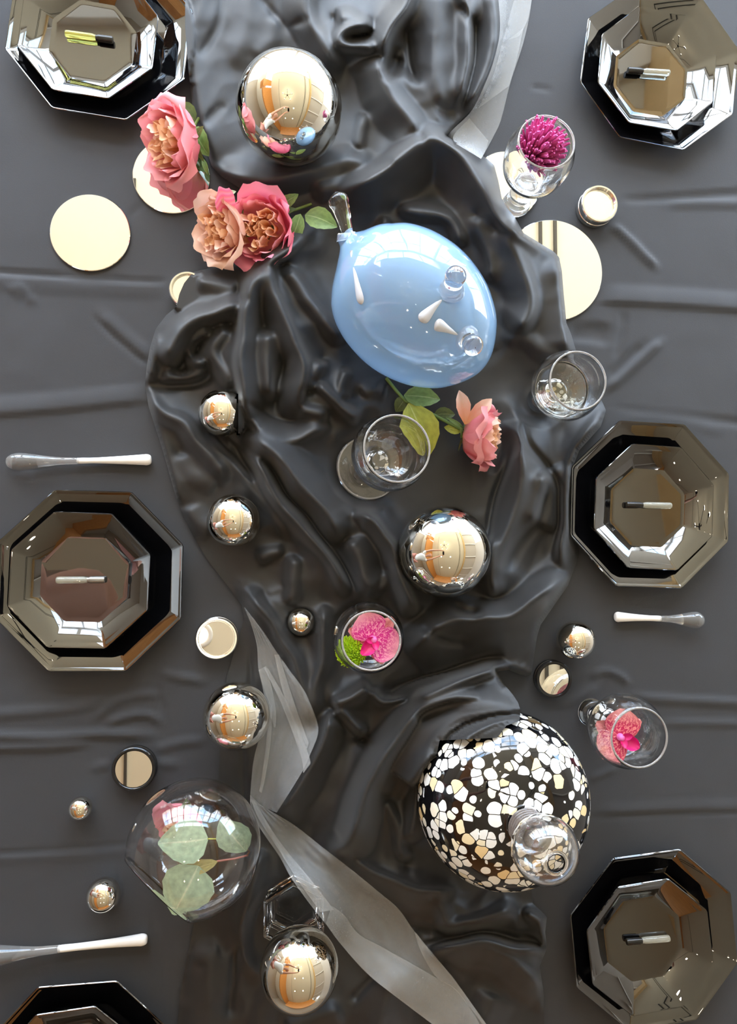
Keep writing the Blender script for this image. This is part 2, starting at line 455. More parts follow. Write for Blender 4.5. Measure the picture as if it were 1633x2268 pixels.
struct('ceiling_right', (v, [(0, 1, 2, 3), (7, 6, 5, 4), (0, 3, 7, 4), (1, 5, 6, 2), (0, 4, 5, 1), (3, 2, 6, 7)]), M_WALLW)
n_tr = 6
for i, y in enumerate((-2.6, -1.5, -0.4, 0.6, 1.6)):
    a = Vector((TX1 + .02, y, ZC - .04)); b = Vector((RX1, y, 0.92))
    struct('trim_%d' % (n_tr + i), tube([a, b], 0.03, 4), M_WHITE)
struct('trim_11', box(TX1 - 0.04, TX1 + 0.05, TY0, RY1, ZC - 0.10, ZC), wood('pale oak', (0.70, 0.48, 0.22), (0.78, 0.56, 0.28)))
struct('wall_right', join(box(RX1, RX1 + 0.1, RY0, 0.7, ZF, 1.05), box(RX1, RX1 + 0.1, 0.7, RY1, ZF, -0.3), box(RX1, RX1 + 0.1, 0.7, RY1, 0.86, 1.05)), M_WALLW)
w = struct('window_6', join(box(RX1, RX1 + .08, .7, .74, -.3, .86), box(RX1, RX1 + .08, RY1 - .04, RY1, -.3, .86), box(RX1, RX1 + .08, .7, RY1, -.3, -.26), box(RX1, RX1 + .08, .7, RY1, .82, .86)), M_WHITE)
struct('glazing_bar', box(RX1 + .02, RX1 + .06, 1.73, 1.77, -.3, .86), M_WHITE, w)
struct('glazing_bar', box(RX1 + .02, RX1 + .06, .7, RY1, .34, .37), M_WHITE, w)
struct('pane', box(RX1 + .035, RX1 + .045, .74, RY1 - .04, -.26, .82), M_PANE, w)
struct('wall_left', box(RX0 - 0.1, RX0, RY0, RY1, ZF, ZC), M_WALLT)
struct('wall_back', box(RX0, RX1, RY0 - 0.1, RY0, ZF, ZC), M_WALLT)
struct('wall_front', join(box(RX0, RX1, RY1, RY1 + .1, ZF, -0.45), box(RX0, RX1, RY1, RY1 + .1, 1.68, ZC + .1)), M_WALLW)
wn = 5
ww = (RX1 - RX0) / wn
for i in range(wn):
    x0 = RX0 + i * ww; x1 = x0 + ww; z0, z1 = -0.45, 1.68
    t_ = 0.04
    fr = join(box(x0, x0 + t_, RY1, RY1 + .08, z0, z1), box(x1 - t_, x1, RY1, RY1 + .08, z0, z1),
              box(x0, x1, RY1, RY1 + .08, z0, z0 + t_), box(x0, x1, RY1, RY1 + .08, z1 - t_, z1))
    w = struct('window_%d' % (i + 1), fr, M_WHITE)
    zm = 0.95
    struct('glazing_bar', box(x0, x1, RY1 + .02, RY1 + .06, zm - .02, zm + .02), M_WHITE, w)
    struct('glazing_bar', box((x0 + x1) / 2 - .015, (x0 + x1) / 2 + .015, RY1 + .02, RY1 + .06, z0, z1), M_WHITE, w)
    struct('pane', box(x0 + t_, x1 - t_, RY1 + .035, RY1 + .045, z0 + t_, z1 - t_), M_PANE, w)

# chandelier and recessed lamps, seen only in the mirrored surfaces
ch = thing('chandelier', 'dark thin-armed chandelier on the cream ceiling, mirrored small in the chrome balls', 'chandelier', (-0.1, 0.42, ZC))
mesh('rod', *tube([(0, 0, 0), (0, 0, -0.22)], 0.008, 8), M_DARKMETAL, ch)
mesh('hub', *lathe([(0, -.25), (.03, -.235), (.035, -.22), (.03, -.205), (0, -.19)], 16), M_DARKMETAL, ch)
for k in range(5):
    a = k * 2 * PI / 5 + 0.3
    e = Vector((0.26 * math.cos(a), 0.26 * math.sin(a), -0.20))
    ar = mesh('arm', *tube([(0, 0, -.22), e * 0.5 + Vector((0, 0, -.115)), e], 0.006, 6), M_DARKMETAL, ch)
    lv, lf = lathe([(0, -.02), (.018, -.012), (.022, 0), (.018, .014), (0, .022)], 12)
    mesh('socket', [Vector(p) + e for p in lv], lf, M_DARKMETAL, ch)
def spot(x, y, lab):
    t = thing('ceiling_light', lab, 'ceiling light', (x, y, ZC))
    mesh('trim_ring', *lathe([(0.030, -.001), (.045, -.006), (.05, -.001)], 24), M_WHITE, t)
    mesh('lamp', *lathe([(0, -.002), (.030, -.003), (.031, 0)], 20), M_BULB, t)
    l = bpy.data.lights.new('ceiling_lamp', 'SPOT'); l.energy = 1.6; l.color = (1, .88, .68); l.spot_size = 2.4; l.shadow_soft_size = .03
    o = bpy.data.objects.new('ceiling_lamp', l); COL.objects.link(o); o.parent = t; o.location = (0, 0, -.02)
spot(-0.35, -0.35, 'small lit ceiling spot at the near left of the chandelier, mirrored in the chrome')
spot(0.30, -0.35, 'small lit ceiling spot at the near right of the chandelier, mirrored in the chrome')
spot(-0.35, -1.3, 'small lit ceiling spot far left of the chandelier, mirrored in the chrome')
spot(0.30, -1.3, 'small lit ceiling spot far right of the chandelier, mirrored in the chrome')
# bulbs of the chandelier light the cream ceiling from below
for k in range(5):
    a = k * 2 * PI / 5 + 0.3
    l = bpy.data.lights.new('chandelier_bulb', 'POINT'); l.energy = 0.7; l.color = (1, .88, .68); l.shadow_soft_size = .02
    o = bpy.data.objects.new('chandelier_bulb', l); COL.objects.link(o); o.parent = ch
    o.location = (0.26 * math.cos(a), 0.26 * math.sin(a), -0.165)

# ------------------------------------------------------------------ folds: ridges traced as real heights
def crom(pts, n=6):
    return np.array(smooth_prof([tuple(map(float, p)) for p in pts], n)) if len(pts) > 2 else np.array(pts, float)
def ridge_eval(X, Y, pts, wL, wR, power=1.25, taper=0.16, split=False):
    """0..1 profile of a ridge that follows pts; L / R = left / right hand when walking along it (y down)"""
    c = crom(pts)
    out = np.zeros_like(X)
    w = max(wL, wR)
    x0, x1, y0, y1 = c[:, 0].min() - w, c[:, 0].max() + w, c[:, 1].min() - w, c[:, 1].max() + w
    idx = np.nonzero((X >= x0) & (X <= x1) & (Y >= y0) & (Y <= y1))
    if len(idx[0]) == 0: return out
    x, y = X[idx], Y[idx]
    seg = np.diff(c, axis=0); sl = np.hypot(seg[:, 0], seg[:, 1]) + 1e-9
    cum = np.concatenate([[0], np.cumsum(sl)]); tot = cum[-1]
    best = np.full(x.shape, 1e9); side = np.zeros_like(x); arc = np.zeros_like(x)
    for i in range(len(seg)):
        dx, dy = seg[i]
        t = np.clip(((x - c[i, 0]) * dx + (y - c[i, 1]) * dy) / sl[i] ** 2, 0, 1)
        ox, oy = x - (c[i, 0] + t * dx), y - (c[i, 1] + t * dy)
        d = np.hypot(ox, oy)
        m = d < best
        best = np.where(m, d, best)
        side = np.where(m, dx * oy - dy * ox, side)
        arc = np.where(m, (cum[i] + t * sl[i]) / tot, arc)
    wd = np.where(side > 0, wR, wL)
    q = np.clip(best / wd, 0, 1)
    p = (1 - q * q) ** power
    if taper > 0:
        e = np.clip(np.minimum(arc, 1 - arc) / taper, 0, 1)
        tp = 0.25 + 0.75 * np.sin(e * PI / 2)
        if not split: p = p * tp
    out[idx] = p
    if split:
        o2 = np.zeros_like(X); o2[idx] = tp
        return out, o2
    return out
def blur(A, s):
    r = int(max(1, round(3 * s))); k = np.exp(-0.5 * (np.arange(-r, r + 1) / s) ** 2); k /= k.sum()
    B = np.pad(A, ((r, r), (0, 0)), 'edge'); B = sum(k[i] * B[i:i + A.shape[0], :] for i in range(2 * r + 1))
    B = np.pad(B, ((0, 0), (r, r)), 'edge'); return sum(k[i] * B[:, i:i + A.shape[1]] for i in range(2 * r + 1))
def vnoise(X, Y, s, seed):
    g = np.random.default_rng(seed).random((128, 128))
    u, v = X / s + 37.3, Y / s + 11.7
    i, j = np.floor(u).astype(int), np.floor(v).astype(int)
    a, b = u - i, v - j
    a = a * a * (3 - 2 * a); b = b * b * (3 - 2 * b)
    G = lambda p, q: g[p % 128, q % 128]
    return (G(i, j) * (1 - a) + G(i + 1, j) * a) * (1 - b) + (G(i, j + 1) * (1 - a) + G(i + 1, j + 1) * a) * b - 0.5
def inpoly(X, Y, poly):
    r = np.zeros(X.shape, bool); n = len(poly)
    for i in range(n):
        x1, y1 = poly[i]; x2, y2 = poly[(i + 1) % n]
        c = ((y1 > Y) != (y2 > Y)) & (X < (x2 - x1) * (Y - y1) / (y2 - y1 + 1e-12) + x1)
        r ^= c
    return r
def polydist(X, Y, poly):
    best = np.full(X.shape, 1e9); bx = np.zeros_like(X); by = np.zeros_like(X); n = len(poly)
    for i in range(n):
        x1, y1 = poly[i]; x2, y2 = poly[(i + 1) % n]
        dx, dy = x2 - x1, y2 - y1; l2 = dx * dx + dy * dy + 1e-9
        t = np.clip(((X - x1) * dx + (Y - y1) * dy) / l2, 0, 1)
        qx, qy = x1 + t * dx, y1 + t * dy
        d = np.hypot(X - qx, Y - qy); m = d < best
        best = np.where(m, d, best); bx = np.where(m, qx, bx); by = np.where(m, qy, by)
    return best, bx, by

# big things first: where they stand (used by the cloth to nest around them)
def solve_ball(px, py, rpx, base):
    z = base + 0.03
    for _ in range(12):
        r = rpx * mpp(px, py, z) * 0.985
        z = base + r
    return P(px, py, z), r
BALLS = [  # px, py, radius px, base height, label
    (641, 241, 119, .006, 'largest chrome ball, on the satin near the top roses'),
    (492, 915, 53, .006, 'chrome ball half tucked under a long satin fold'),
    (518, 1153, 60, .006, 'chrome ball in the left bay of the satin beside the dark left plate'),
    (667, 1378, 31, .004, 'smallest chrome ball on the satin, left of the glass of orchid and lime pom'),
    (984, 1222, 104, .008, 'large chrome ball sunk in the satin hollow right of centre'),
    (524, 1586, 75, .004, 'chrome ball at the left edge of the tulle, above the glass globe'),
    (1276, 1418, 43, .001, 'small chrome ball beside the short glass spoon on the right'),
    (178, 1790, 25.5, .001, 'tiny chrome ball alone on the tablecloth, left of the glass globe'),
    (229, 1982, 37, .001, 'small chrome ball below left of the glass globe'),
]
BALL3 = [solve_ball(*b[:4]) for b in BALLS]
VB = P(1077, 1722, 0.0)                                  # foot of the spotted vase
VPROF = [(0, .0), (.070, .0), (.092, .010), (.108, .038), (.1165, .072), (.117, .092), (.110, .122), (.092, .149), (.062, .167), (.034, .174), (.024, .178)]

# ------------------------------------------------------------------ tablecloth and table
flat_spots = [(222, 66, 260), (1465, 147, 230), (200, 1286, 260), (1442, 1117, 230), (1451, 2081, 230), (172, 2390, 250),
              (201, 517, 105), (381, 392, 105), (1224, 600, 135), (1121, 411, 95), (1329, 455, 55), (480, 1414, 58),
              (1228, 1506, 52), (296, 1705, 60), (415, 640, 55), (430, 1875, 130), (1390, 1600, 60), (1195, 880, 50),
              (1276, 1425, 36), (178, 1795, 22), (229, 1985, 26)]
T_R = [  # height mm, left width, right width, path  (negative height = crease)
    (-2.6, 9, 9, [(-60, 598), (103, 609), (257, 618), (296, 623), (381, 625)]),
    (2.4, 10, 34, [(-60, 612), (103, 621), (257, 630), (381, 634)]),
    (-3.0, 9, 8, [(211, 704), (244, 735), (270, 758), (309, 792), (329, 805)]),
    (3.0, 26, 10, [(222, 700), (262, 737), (310, 778), (335, 796)]),
    (4.2, 40, 10, [(-60, 921), (0, 915), (129, 905), (231, 894), (335, 884)]),
    (2.5, 12, 14, [(36, 630), (58, 648), (75, 672)]), (2.0, 10, 10, [(20, 638), (34, 646), (45, 660)]),
    (2.2, 16, 12, [(60, 1052), (90, 1042), (180, 1035), (300, 1028)]),
    (-2.5, 9, 9, [(283, 485), (300, 466), (318, 449)]),
    (-3.0, 12, 12, [(1380, 443), (1478, 438), (1560, 432), (1690, 425)]), (2.5, 10, 16, [(1480, 452), (1560, 449), (1690, 452)]),
    (5.0, 12, 12, [(1355, 497), (1400, 538), (1430, 569), (1455, 592)]),
    (4.5, 40, 9, [(1300, 665), (1422, 670), (1560, 678), (1690, 690)]),
    (-5, 30, 26, [(1262, 735), (1310, 738), (1350, 745)]),
    (6.0, 11, 15, [(1345, 862), (1394, 817), (1436, 778), (1463, 755)]),
    (-3, 20, 12, [(1352, 838), (1390, 800), (1425, 768)]),
    (-2.5, 12, 12, [(1367, 905), (1478, 917), (1560, 926), (1690, 945)]), (3.5, 16, 16, [(1390, 930), (1478, 938), (1600, 957)]),
    (-2, 14, 14, [(1382, 691), (1378, 740), (1366, 797)]),
    (4.5, 12, 14, [(210, 1590), (252, 1556), (306, 1538), (350, 1537)]), (4.5, 12, 12, [(240, 1600), (290, 1584), (330, 1583), (360, 1602)]),
    (5.0, 14, 14, [(-60, 1628), (108, 1632), (216, 1625), (339, 1628)]), (4.2, 14, 12, [(-60, 1655), (108, 1653), (200, 1645)]),
    (3.0, 16, 16, [(-60, 1585), (90, 1575), (200, 1560), (260, 1535)]),
    (4.5, 14, 14, [(353, 1486), (397, 1498), (451, 1508)]), (-2.5, 9, 9, [(346, 1520), (352, 1545), (362, 1575)]),
    (3.0, 16, 14, [(205, 1700), (300, 1690), (400, 1695)]), (3, 14, 14, [(345, 1660), (400, 1645), (450, 1640)]),
    (-1.8, 6, 6, [(-60, 1891), (180, 1879), (299, 1870)]), (1.5, 6, 26, [(-60, 1898), (180, 1886), (299, 1877)]),
    (-2.4, 7, 7, [(339, 2023), (347, 2100), (355, 2180), (365, 2330)]),
    (3.5, 10, 18, [(1400, 1541), (1527, 1549), (1690, 1556)]), (2.5, 10, 14, [(1470, 1600), (1560, 1600), (1690, 1602)]),
    (4, 12, 10, [(1312, 1500), (1337, 1486), (1369, 1495), (1392, 1513)]), (3, 14, 12, [(1240, 1560), (1290, 1540), (1320, 1520)]),
    (-1.8, 6, 6, [(1317, 1810), (1441, 1804), (1690, 1797)]), (1.8, 26, 6, [(1317, 1804), (1441, 1797), (1690, 1790)]),
    (2.5, 12, 10, [(1310, 1725), (1340, 1712), (1365, 1700)]), (-1.5, 8, 8, [(1178, 192), (1200, 195), (1222, 201)]),
]
def table_h(X, Y):
    h = np.zeros_like(X)
    for H, a, b, pts in T_R:
        h = h + H * 0.001 * ridge_eval(X, Y, pts, a, b, 1.2)
    h = h + 0.0016 * vnoise(X, Y, 120, 3) + 0.0007 * vnoise(X, Y, 45, 4)
    for x, y, r in flat_spots:
        d = np.hypot(X - x, Y - y) / r
        h = h * np.clip((d - 0.8) / 0.35, 0, 1)
    return np.clip(h, -0.004, 0.008)
TXW, TYA, TYB = 0.78, -0.98, 0.98
gx = np.linspace(-TXW, TXW, 361); gy = np.linspace(TYA, TYB, 441)
GX, GY = np.meshgrid(gx, gy)
PX, PY = to_px(GX, GY, np.zeros_like(GX))
TH = table_h(PX, PY)
ny, nx = GX.shape
tv = np.stack([GX, GY, TH], -1).reshape(-1, 3).tolist()
ii = np.arange(ny * nx).reshape(ny, nx)
tf = np.stack([ii[:-1, :-1], ii[:-1, 1:], ii[1:, 1:], ii[1:, :-1]], -1).reshape(-1, 4).tolist()
# hanging skirt with soft flutes
edge = list(ii[0, :]) + list(ii[1:, -1]) + list(ii[-1, -2::-1]) + list(ii[-2:0:-1, 0])
prev = edge
for k in range(1, 9):
    row = []
    for q, e in enumerate(edge):
        x, y, z = tv[e]
        nxn, nyn = (x / TXW) ** 9, (y / TYB) ** 9
        l_ = math.hypot(nxn, nyn) + 1e-9
        o = 0.006 * min(k, 2) + 0.010 * k / 8 * math.sin(q * 0.11) + 0.004
        row.append(len(tv)); tv.append((x + nxn / l_ * o, y + nyn / l_ * o, -0.028 * k))
    for q in range(len(edge)):
        q2 = (q + 1) % len(edge)
        tf.append((prev[q], row[q], row[q2], prev[q2]))
    prev = row
tc_o = mesh('tablecloth', tv, tf, M_TABLE)
tag(tc_o, 'black cotton tablecloth with crease lines under everything', 'tablecloth')
tb = thing('dining_table', 'dining table wholly hidden under the black tablecloth', 'table', (0, 0, ZF))
mesh('table_top', *box(-TXW + .004, TXW - .004, TYA + .004, TYB - .004, -ZF - .045, -ZF - .006), M_WALNUT, tb, smooth=False)
for sx in (-1, 1):
    for sy in (-1, 1):
        mesh('leg', *box(sx * .70 - .03, sx * .70 + .03, sy * .9 - .03, sy * .9 + .03, 0, -ZF - .045), M_WALNUT, tb, smooth=False)

# ------------------------------------------------------------------ black satin runner
OUT = [(412, -210), (410, 60), (418, 160), (428, 250), (452, 320), (470, 370), (492, 392), (536, 420), (558, 470), (570, 540), (562, 574),
       (520, 582), (460, 595), (430, 602), (424, 607), (408, 627), (397, 652), (391, 679), (368, 698), (345, 728), (332, 770), (325, 812), (321, 850),
       (329, 900), (345, 950), (361, 1000), (378, 1060), (390, 1100), (405, 1140), (430, 1190), (460, 1240), (500, 1292), (535, 1340), (541, 1372),
       (522, 1430), (502, 1503), (488, 1640), (484, 1730), (433, 2030), (398, 2205), (372, 2530), (1210, 2530), (1205, 2200), (1196, 2140),
       (1212, 2100), (1208, 2065), (1212, 2030), (1180, 2000), (1172, 1900), (1160, 1760), (1150, 1660), (1150, 1600), (1154, 1576), (1148, 1556), (1136, 1538),
       (1114, 1512), (1102, 1488), (1128, 1484), (1152, 1494), (1166, 1498), (1178, 1493), (1182, 1462), (1190, 1410), (1198, 1384), (1230, 1338),
       (1258, 1298), (1272, 1262), (1284, 1226), (1276, 1180), (1270, 1100), (1270, 1032), (1284, 997), (1331, 945), (1343, 909), (1330, 880),
       (1280, 830), (1276, 775), (1265, 738), (1255, 715), (1253, 690), (1249, 650), (1245, 600), (1239, 570), (1228, 558), (1200, 541), (1160, 516), (1153, 503),
       (1138, 475), (1112, 440), (1104, 400), (1095, 366), (1080, 352), (1045, 330), (1016, 318), (990, 300), (1020, 268), (1050, 238), (1068, 215),
       (1093, 176), (1108, 135), (1116, 93), (1122, 37), (1126, -210)]
HOLE = [(974, 1640), (1040, 1637), (1102, 1634), (1122, 1607), (1151, 1597), (1240, 1680), (1240, 1960), (1100, 1960), (1010, 1925), (960, 1875), (940, 1820), (950, 1750), (962, 1700)]
# height mm, width left, width right, path
S_R = [
 (14, 80, 30, [(442, -200), (434, 60), (434, 160), (448, 250), (470, 320), (498, 366)]),
 (9, 60, 60, [(570, -200), (560, -40), (545, 60), (520, 150)]), (8, 40, 40, [(610, 30), (600, 80), (560, 120)]),
 (32, 26, 50, [(684, -200), (682, -40), (684, 10), (690, 50), (709, 78), (726, 105), (742, 133), (770, 150)]),
 (30, 26, 26, [(742, 42), (770, 40), (800, 52), (826, 50)]),
 (36, 22, 22, [(826, 50), (787, 58), (762, 70), (752, 84), (764, 98), (798, 100), (822, 108), (834, 126)]),
 (40, 18, 34, [(925, -200), (912, -40), (902, 5), (880, 38), (862, 70), (850, 100), (853, 140)]),
 (26, 55, 62, [(975, -40), (972, 40), (965, 110), (965, 180), (990, 245)]),
 (24, 26, 30, [(1075, -40), (1094, 20), (1096, 80), (1082, 140), (1058, 195), (1030, 245)]),
 (30, 8, 34, [(1015, -200), (1027, -40), (1041, 40), (1041, 86), (1034, 160), (1020, 245)]),
 (36, 34, 60, [(831, 118), (850, 160), (858, 184), (872, 220), (909, 266), (938, 305)]),
 (20, 22, 44, [(866, 160), (921, 187), (958, 236), (985, 290)]),
 (14, 20, 20, [(815, 250), (800, 290), (790, 335)]),
 (22, 34, 40, [(478, 372), (540, 386), (600, 392), (660, 386), (720, 372), (775, 358), (842, 366)]),
 (20, 20, 34, [(690, 425), (760, 405), (820, 388), (865, 362)]),
 (48, 28, 80, [(745, 440), (800, 402), (865, 366), (905, 334), (935, 311), (963, 304), (996, 318), (1028, 350), (1058, 398), (1085, 445), (1112, 482), (1160, 522), (1205, 548)]),
 (16, 14, 20, [(1062, 350), (1090, 385), (1104, 430), (1128, 480)]),
 (26, 20, 22, [(880, 460), (937, 470), (981, 475), (1005, 489), (1020, 518), (1024, 552)]),
 (16, 20, 20, [(860, 480), (850, 500), (845, 515)]),
 (24, 60, 16, [(1056, 480), (1067, 532), (1083, 572), (1090, 597), (1076, 622)]),
 (34, 24, 64, [(1100, 505), (1140, 558), (1165, 613), (1177, 664), (1165, 708), (1130, 745)]),
 (26, 10, 66, [(1234, 566), (1243, 620), (1248, 690), (1252, 745), (1255, 790)]),
 (18, 26, 26, [(1115, 755), (1147, 745), (1180, 755), (1210, 775), (1250, 790)]),
 # left half
 (20, 34, 34, [(432, 618), (480, 628), (530, 648)]),
 (36, 30, 30, [(540, 664), (480, 692), (437, 704), (403, 726), (381, 762), (364, 812)]),
 (20, 16, 26, [(352, 735), (340, 790), (330, 842)]),
 (24, 15, 15, [(470, 728), (440, 745), (424, 768), (421, 790), (437, 803), (470, 810)]),
 (26, 28, 26, [(505, 716), (480, 750), (471, 782), (496, 822), (522, 856)]),
 (16, 16, 22, [(360, 828), (400, 838), (440, 828), (462, 815)]),
 (46, 36, 20, [(612, 585), (575, 612), (548, 655), (537, 705), (536, 775), (541, 850), (546, 905), (556, 945)]),
 (42, 16, 46, [(690, 508), (642, 552), (606, 580), (596, 608), (603, 645), (618, 672), (638, 718), (654, 763), (672, 808), (674, 850), (662, 893), (668, 925)]),
 (34, 40, 44, [(590, 720), (592, 780), (596, 850), (600, 890)]),
 (30, 22, 28, [(622, 585), (657, 627), (682, 664), (713, 700), (743, 737), (770, 765)]),
 (30, 46, 12, [(545, 905), (566, 945), (606, 966), (653, 973), (690, 962), (732, 942)]),
 (30, 24, 24, [(660, 905), (690, 915), (728, 922)]),
 (32, 20, 18, [(703, 845), (737, 880), (767, 910), (795, 935)]),
 (24, 18, 18, [(777, 818), (760, 858), (764, 888)]),
 (30, 24, 24, [(710, 795), (698, 836), (682, 865)]),
 (14, 25, 25, [(800, 870), (840, 860), (870, 880)]),
 (44, 52, 32, [(556, 945), (575, 970), (612, 1008), (655, 1058), (704, 1108), (738, 1152), (757, 1208)]),
 (36, 28, 22, [(550, 985), (580, 1042), (614, 1098), (650, 1148), (690, 1192), (732, 1242), (758, 1290), (768, 1328)]),
 (17, 14, 13, [(447, 967), (481, 995), (520, 1032), (552, 1068), (589, 1117), (621, 1168), (645, 1202)]),
 (22, 20, 26, [(324, 868), (361, 915), (405, 938), (437, 978), (471, 1014), (512, 1066)]),
 (11, 13, 10, [(330, 890), (347, 945), (364, 1000), (382, 1060), (402, 1120)]),
 (10, 30, 30, [(400, 1000), (430, 1050), (480, 1080)]), (8, 30, 30, [(420, 1120), (440, 1160), (470, 1180)]),
 (46, 14, 30, [(775, 1150), (800, 1140), (826, 1156), (850, 1188), (868, 1214), (880, 1252), (896, 1296), (912, 1340), (918, 1370)]),
 (34, 46, 46, [(765, 1190), (795, 1238), (812, 1285), (838, 1310)]),
 (24, 18, 16, [(800, 1318), (828, 1312), (852, 1296), (860, 1260)]),
 (25, 24, 15, [(542, 1305), (586, 1358), (616, 1405), (648, 1462), (670, 1510), (684, 1560), (694, 1612)]),
 (18, 22, 22, [(655, 1230), (650, 1290), (652, 1340)]),
 (25, 24, 14, [(716, 1340), (716, 1420), (712, 1480), (700, 1530), (688, 1590)]),
 (14, 22, 22, [(570, 1240), (600, 1228), (630, 1225)]), (8, 10, 10, [(590, 1318), (615, 1308), (632, 1298)]),
 # right
 (40, 62, 52, [(1148, 932), (1152, 985), (1155, 1060), (1142, 1130), (1120, 1200), (1103, 1265), (1096, 1320)]),
 (36, 60, 40, [(1190, 1040), (1200, 1090), (1170, 1160)]),
 (26, 12, 22, [(1338, 912), (1302, 970), (1277, 1012), (1260, 1060), (1252, 1130), (1247, 1200), (1250, 1275)]),
 (43, 34, 11, [(1089, 1180), (1086, 1230), (1089, 1280), (1097, 1320)]),
 (47, 44, 84, [(900, 1452), (950, 1408), (1006, 1375), (1070, 1368), (1126, 1366), (1186, 1326), (1234, 1294), (1258, 1274)]),
 (18, 14, 20, [(1182, 1490), (1154, 1478), (1130, 1474), (1104, 1482), (1100, 1500), (1114, 1524), (1138, 1548)]),
 (14, 14, 14, [(1100, 1462), (1130, 1458), (1156, 1470)]),
 (60, 42, 46, [(722, 1880), (770, 1870), (800, 1795), (838, 1705), (888, 1625), (945, 1575), (1020, 1550), (1090, 1555), (1150, 1575)]),
 (55, 30, 26, [(905, 1556), (979, 1526), (1058, 1496), (1106, 1490), (1130, 1540)]),
 (32, 24, 24, [(735, 1566), (781, 1546), (826, 1518)]),
 (30, 22, 24, [(744, 1570), (781, 1610), (810, 1632)]),
 (34, 42, 10, [(733, 1569), (724, 1615), (704, 1660), (673, 1716), (640, 1768), (614, 1802)]),
 (30, 14, 13, [(826, 1522), (836, 1546), (856, 1555), (908, 1540)]),
 (28, 22, 20, [(854, 1763), (869, 1808), (887, 1858), (902, 1915)]),
 (40, 24, 24, [(952, 1660), (932, 1740), (914, 1814), (908, 1872)]),
 (30, 12, 46, [(760, 1896), (800, 1914), (842, 1938), (912, 1968), (952, 1975), (1010, 1976)]),
 (24, 25, 20, [(960, 1988), (983, 2020), (996, 2046), (1040, 2045), (1088, 2030), (1150, 2014)]),
 (20, 18, 14, [(1160, 2015), (1192, 2042), (1207, 2072), (1208, 2098)]),
 (26, 13, 15, [(955, 2106), (1025, 2089), (1088, 2086), (1148, 2101), (1204, 2106)]),
 (25, 16, 46, [(990, 2130), (1012, 2108), (1044, 2098), (1090, 2102), (1128, 2118), (1156, 2144), (1205, 2194)]),
 (16, 60, 60, [(900, 2150), (860, 2210), (830, 2300)]), (12, 40, 40, [(1100, 2200), (1080, 2250), (1060, 2300)]),
 (17, 24, 26, [(580, 1880), (563, 1940), (548, 2012), (546, 2050), (558, 2090), (560, 2160)]),
 (9, 46, 46, [(468, 2100), (465, 2200), (462, 2310)]), (8, 30, 30, [(445, 2140), (460, 2120), (490, 2110)]),
 (12, 30, 30, [(630, 2280), (680, 2265), (760, 2240)]),
 (10, 30, 30, [(600, 2180), (590, 2230), (575, 2300)]),
]
S_V = [  # creases pressed in: depth mm, width, path
 (4, 12, [(495, -40), (484, 50), (466, 90), (448, 118)]), (3, 10, [(575, -10), (640, 66), (672, 112)]), (3, 10, [(640, 66), (668, 48), (684, 40)]),
 (3, 14, [(500, 232), (470, 260), (455, 280)]),
 (10, 10, [(1032, 20), (1048, 60), (1049, 110), (1038, 180), (1022, 248)]),
 (8, 12, [(902, 70), (910, 120), (916, 180)]), (16, 14, [(775, 86), (800, 84), (812, 74)]),
 (14, 20, [(880, 120), (868, 150), (862, 165)]),
 (12, 22, [(440, 760), (414, 796), (395, 826)]), (9, 12, [(330, 850), (380, 856), (440, 850), (470, 826)]),
 (7, 14, [(628, 800), (612, 850), (606, 900)]), (5, 8, [(541, 890), (582, 908), (606, 922), (655, 928)]),
 (16, 12, [(590, 1022), (624, 1069), (661, 1118), (681, 1143), (699, 1172), (716, 1198), (760, 1258), (786, 1298)]),
 (14, 14, [(480, 960), (520, 1000), (560, 1050)]),
 (12, 10, [(1136, 985), (1115, 1042), (1096, 1092), (1088, 1133), (1081, 1194), (1076, 1255)]),
 (10, 10, [(1158, 948), (1177, 983), (1209, 1032), (1231, 1069), (1238, 1095), (1236, 1150), (1232, 1230)]),
 (8, 18, [(1212, 1082), (1191, 1146), (1152, 1208), (1130, 1255)]),
 (6, 15, [(946, 1400), (995, 1420), (1033, 1424)]), (9, 15, [(1004, 1345), (1030, 1356), (1062, 1357)]),
 (14, 14, [(860, 1535), (935, 1505), (1035, 1476), (1100, 1452)]), (16, 12, [(865, 1540), (890, 1535), (915, 1525)]),
 (12, 14, [(930, 1590), (970, 1578), (1010, 1568)]),
 (12, 12, [(750, 1590), (790, 1630), (815, 1650)]),
 (12, 14, [(926, 2056), (994, 2062), (1040, 2054)]), (13, 14, [(951, 2094), (1040, 2068), (1101, 2064), (1163, 2080), (1206, 2096)]),
 (5, 10, [(424, 2086), (410, 2140), (398, 2190)]), (7, 10, [(530, 2100), (512, 2180), (504, 2250)]), (4, 7, [(540, 1650), (542, 1700), (538, 1775)]),
 (4, 7, [(557, 1440), (556, 1505), (545, 1560)]), (6, 12, [(780, 2214), (830, 2164)]),
 (5, 10, [(574, 1262), (600, 1248), (632, 1232)]),
]
stp = 4
RXs = np.arange(300, 1364, stp).astype(float); RYs = np.arange(-220, 2540, stp).astype(float)
X, Y = np.meshgrid(RXs, RYs)
wob = 7
Xw = X + wob * vnoise(X, Y, 60, 21) * 1.6; Yw = Y + wob * vnoise(X, Y, 60, 22) * 1.6
acc = np.zeros_like(X)
for H, a, b, pts in S_R:
    a_, b_ = max(a, 8), max(b, 8)
    q_ = 0.62 * ridge_eval(Xw, Yw, pts, a_ * 1.15, b_ * 1.15, 1.2) + 0.38 * ridge_eval(Xw, Yw, pts, a_ * 2.1 + 8, b_ * 2.1 + 8, 1.5)
    acc = acc + (H * 0.00130 * q_) ** 7
Hs = acc ** (1 / 7)
val = np.zeros_like(X)
for D, w, pts in S_V:
    val = np.maximum(val, D * 0.001 * ridge_eval(Xw, Yw, pts, w, w, 1.0))
inside = inpoly(X, Y, OUT)
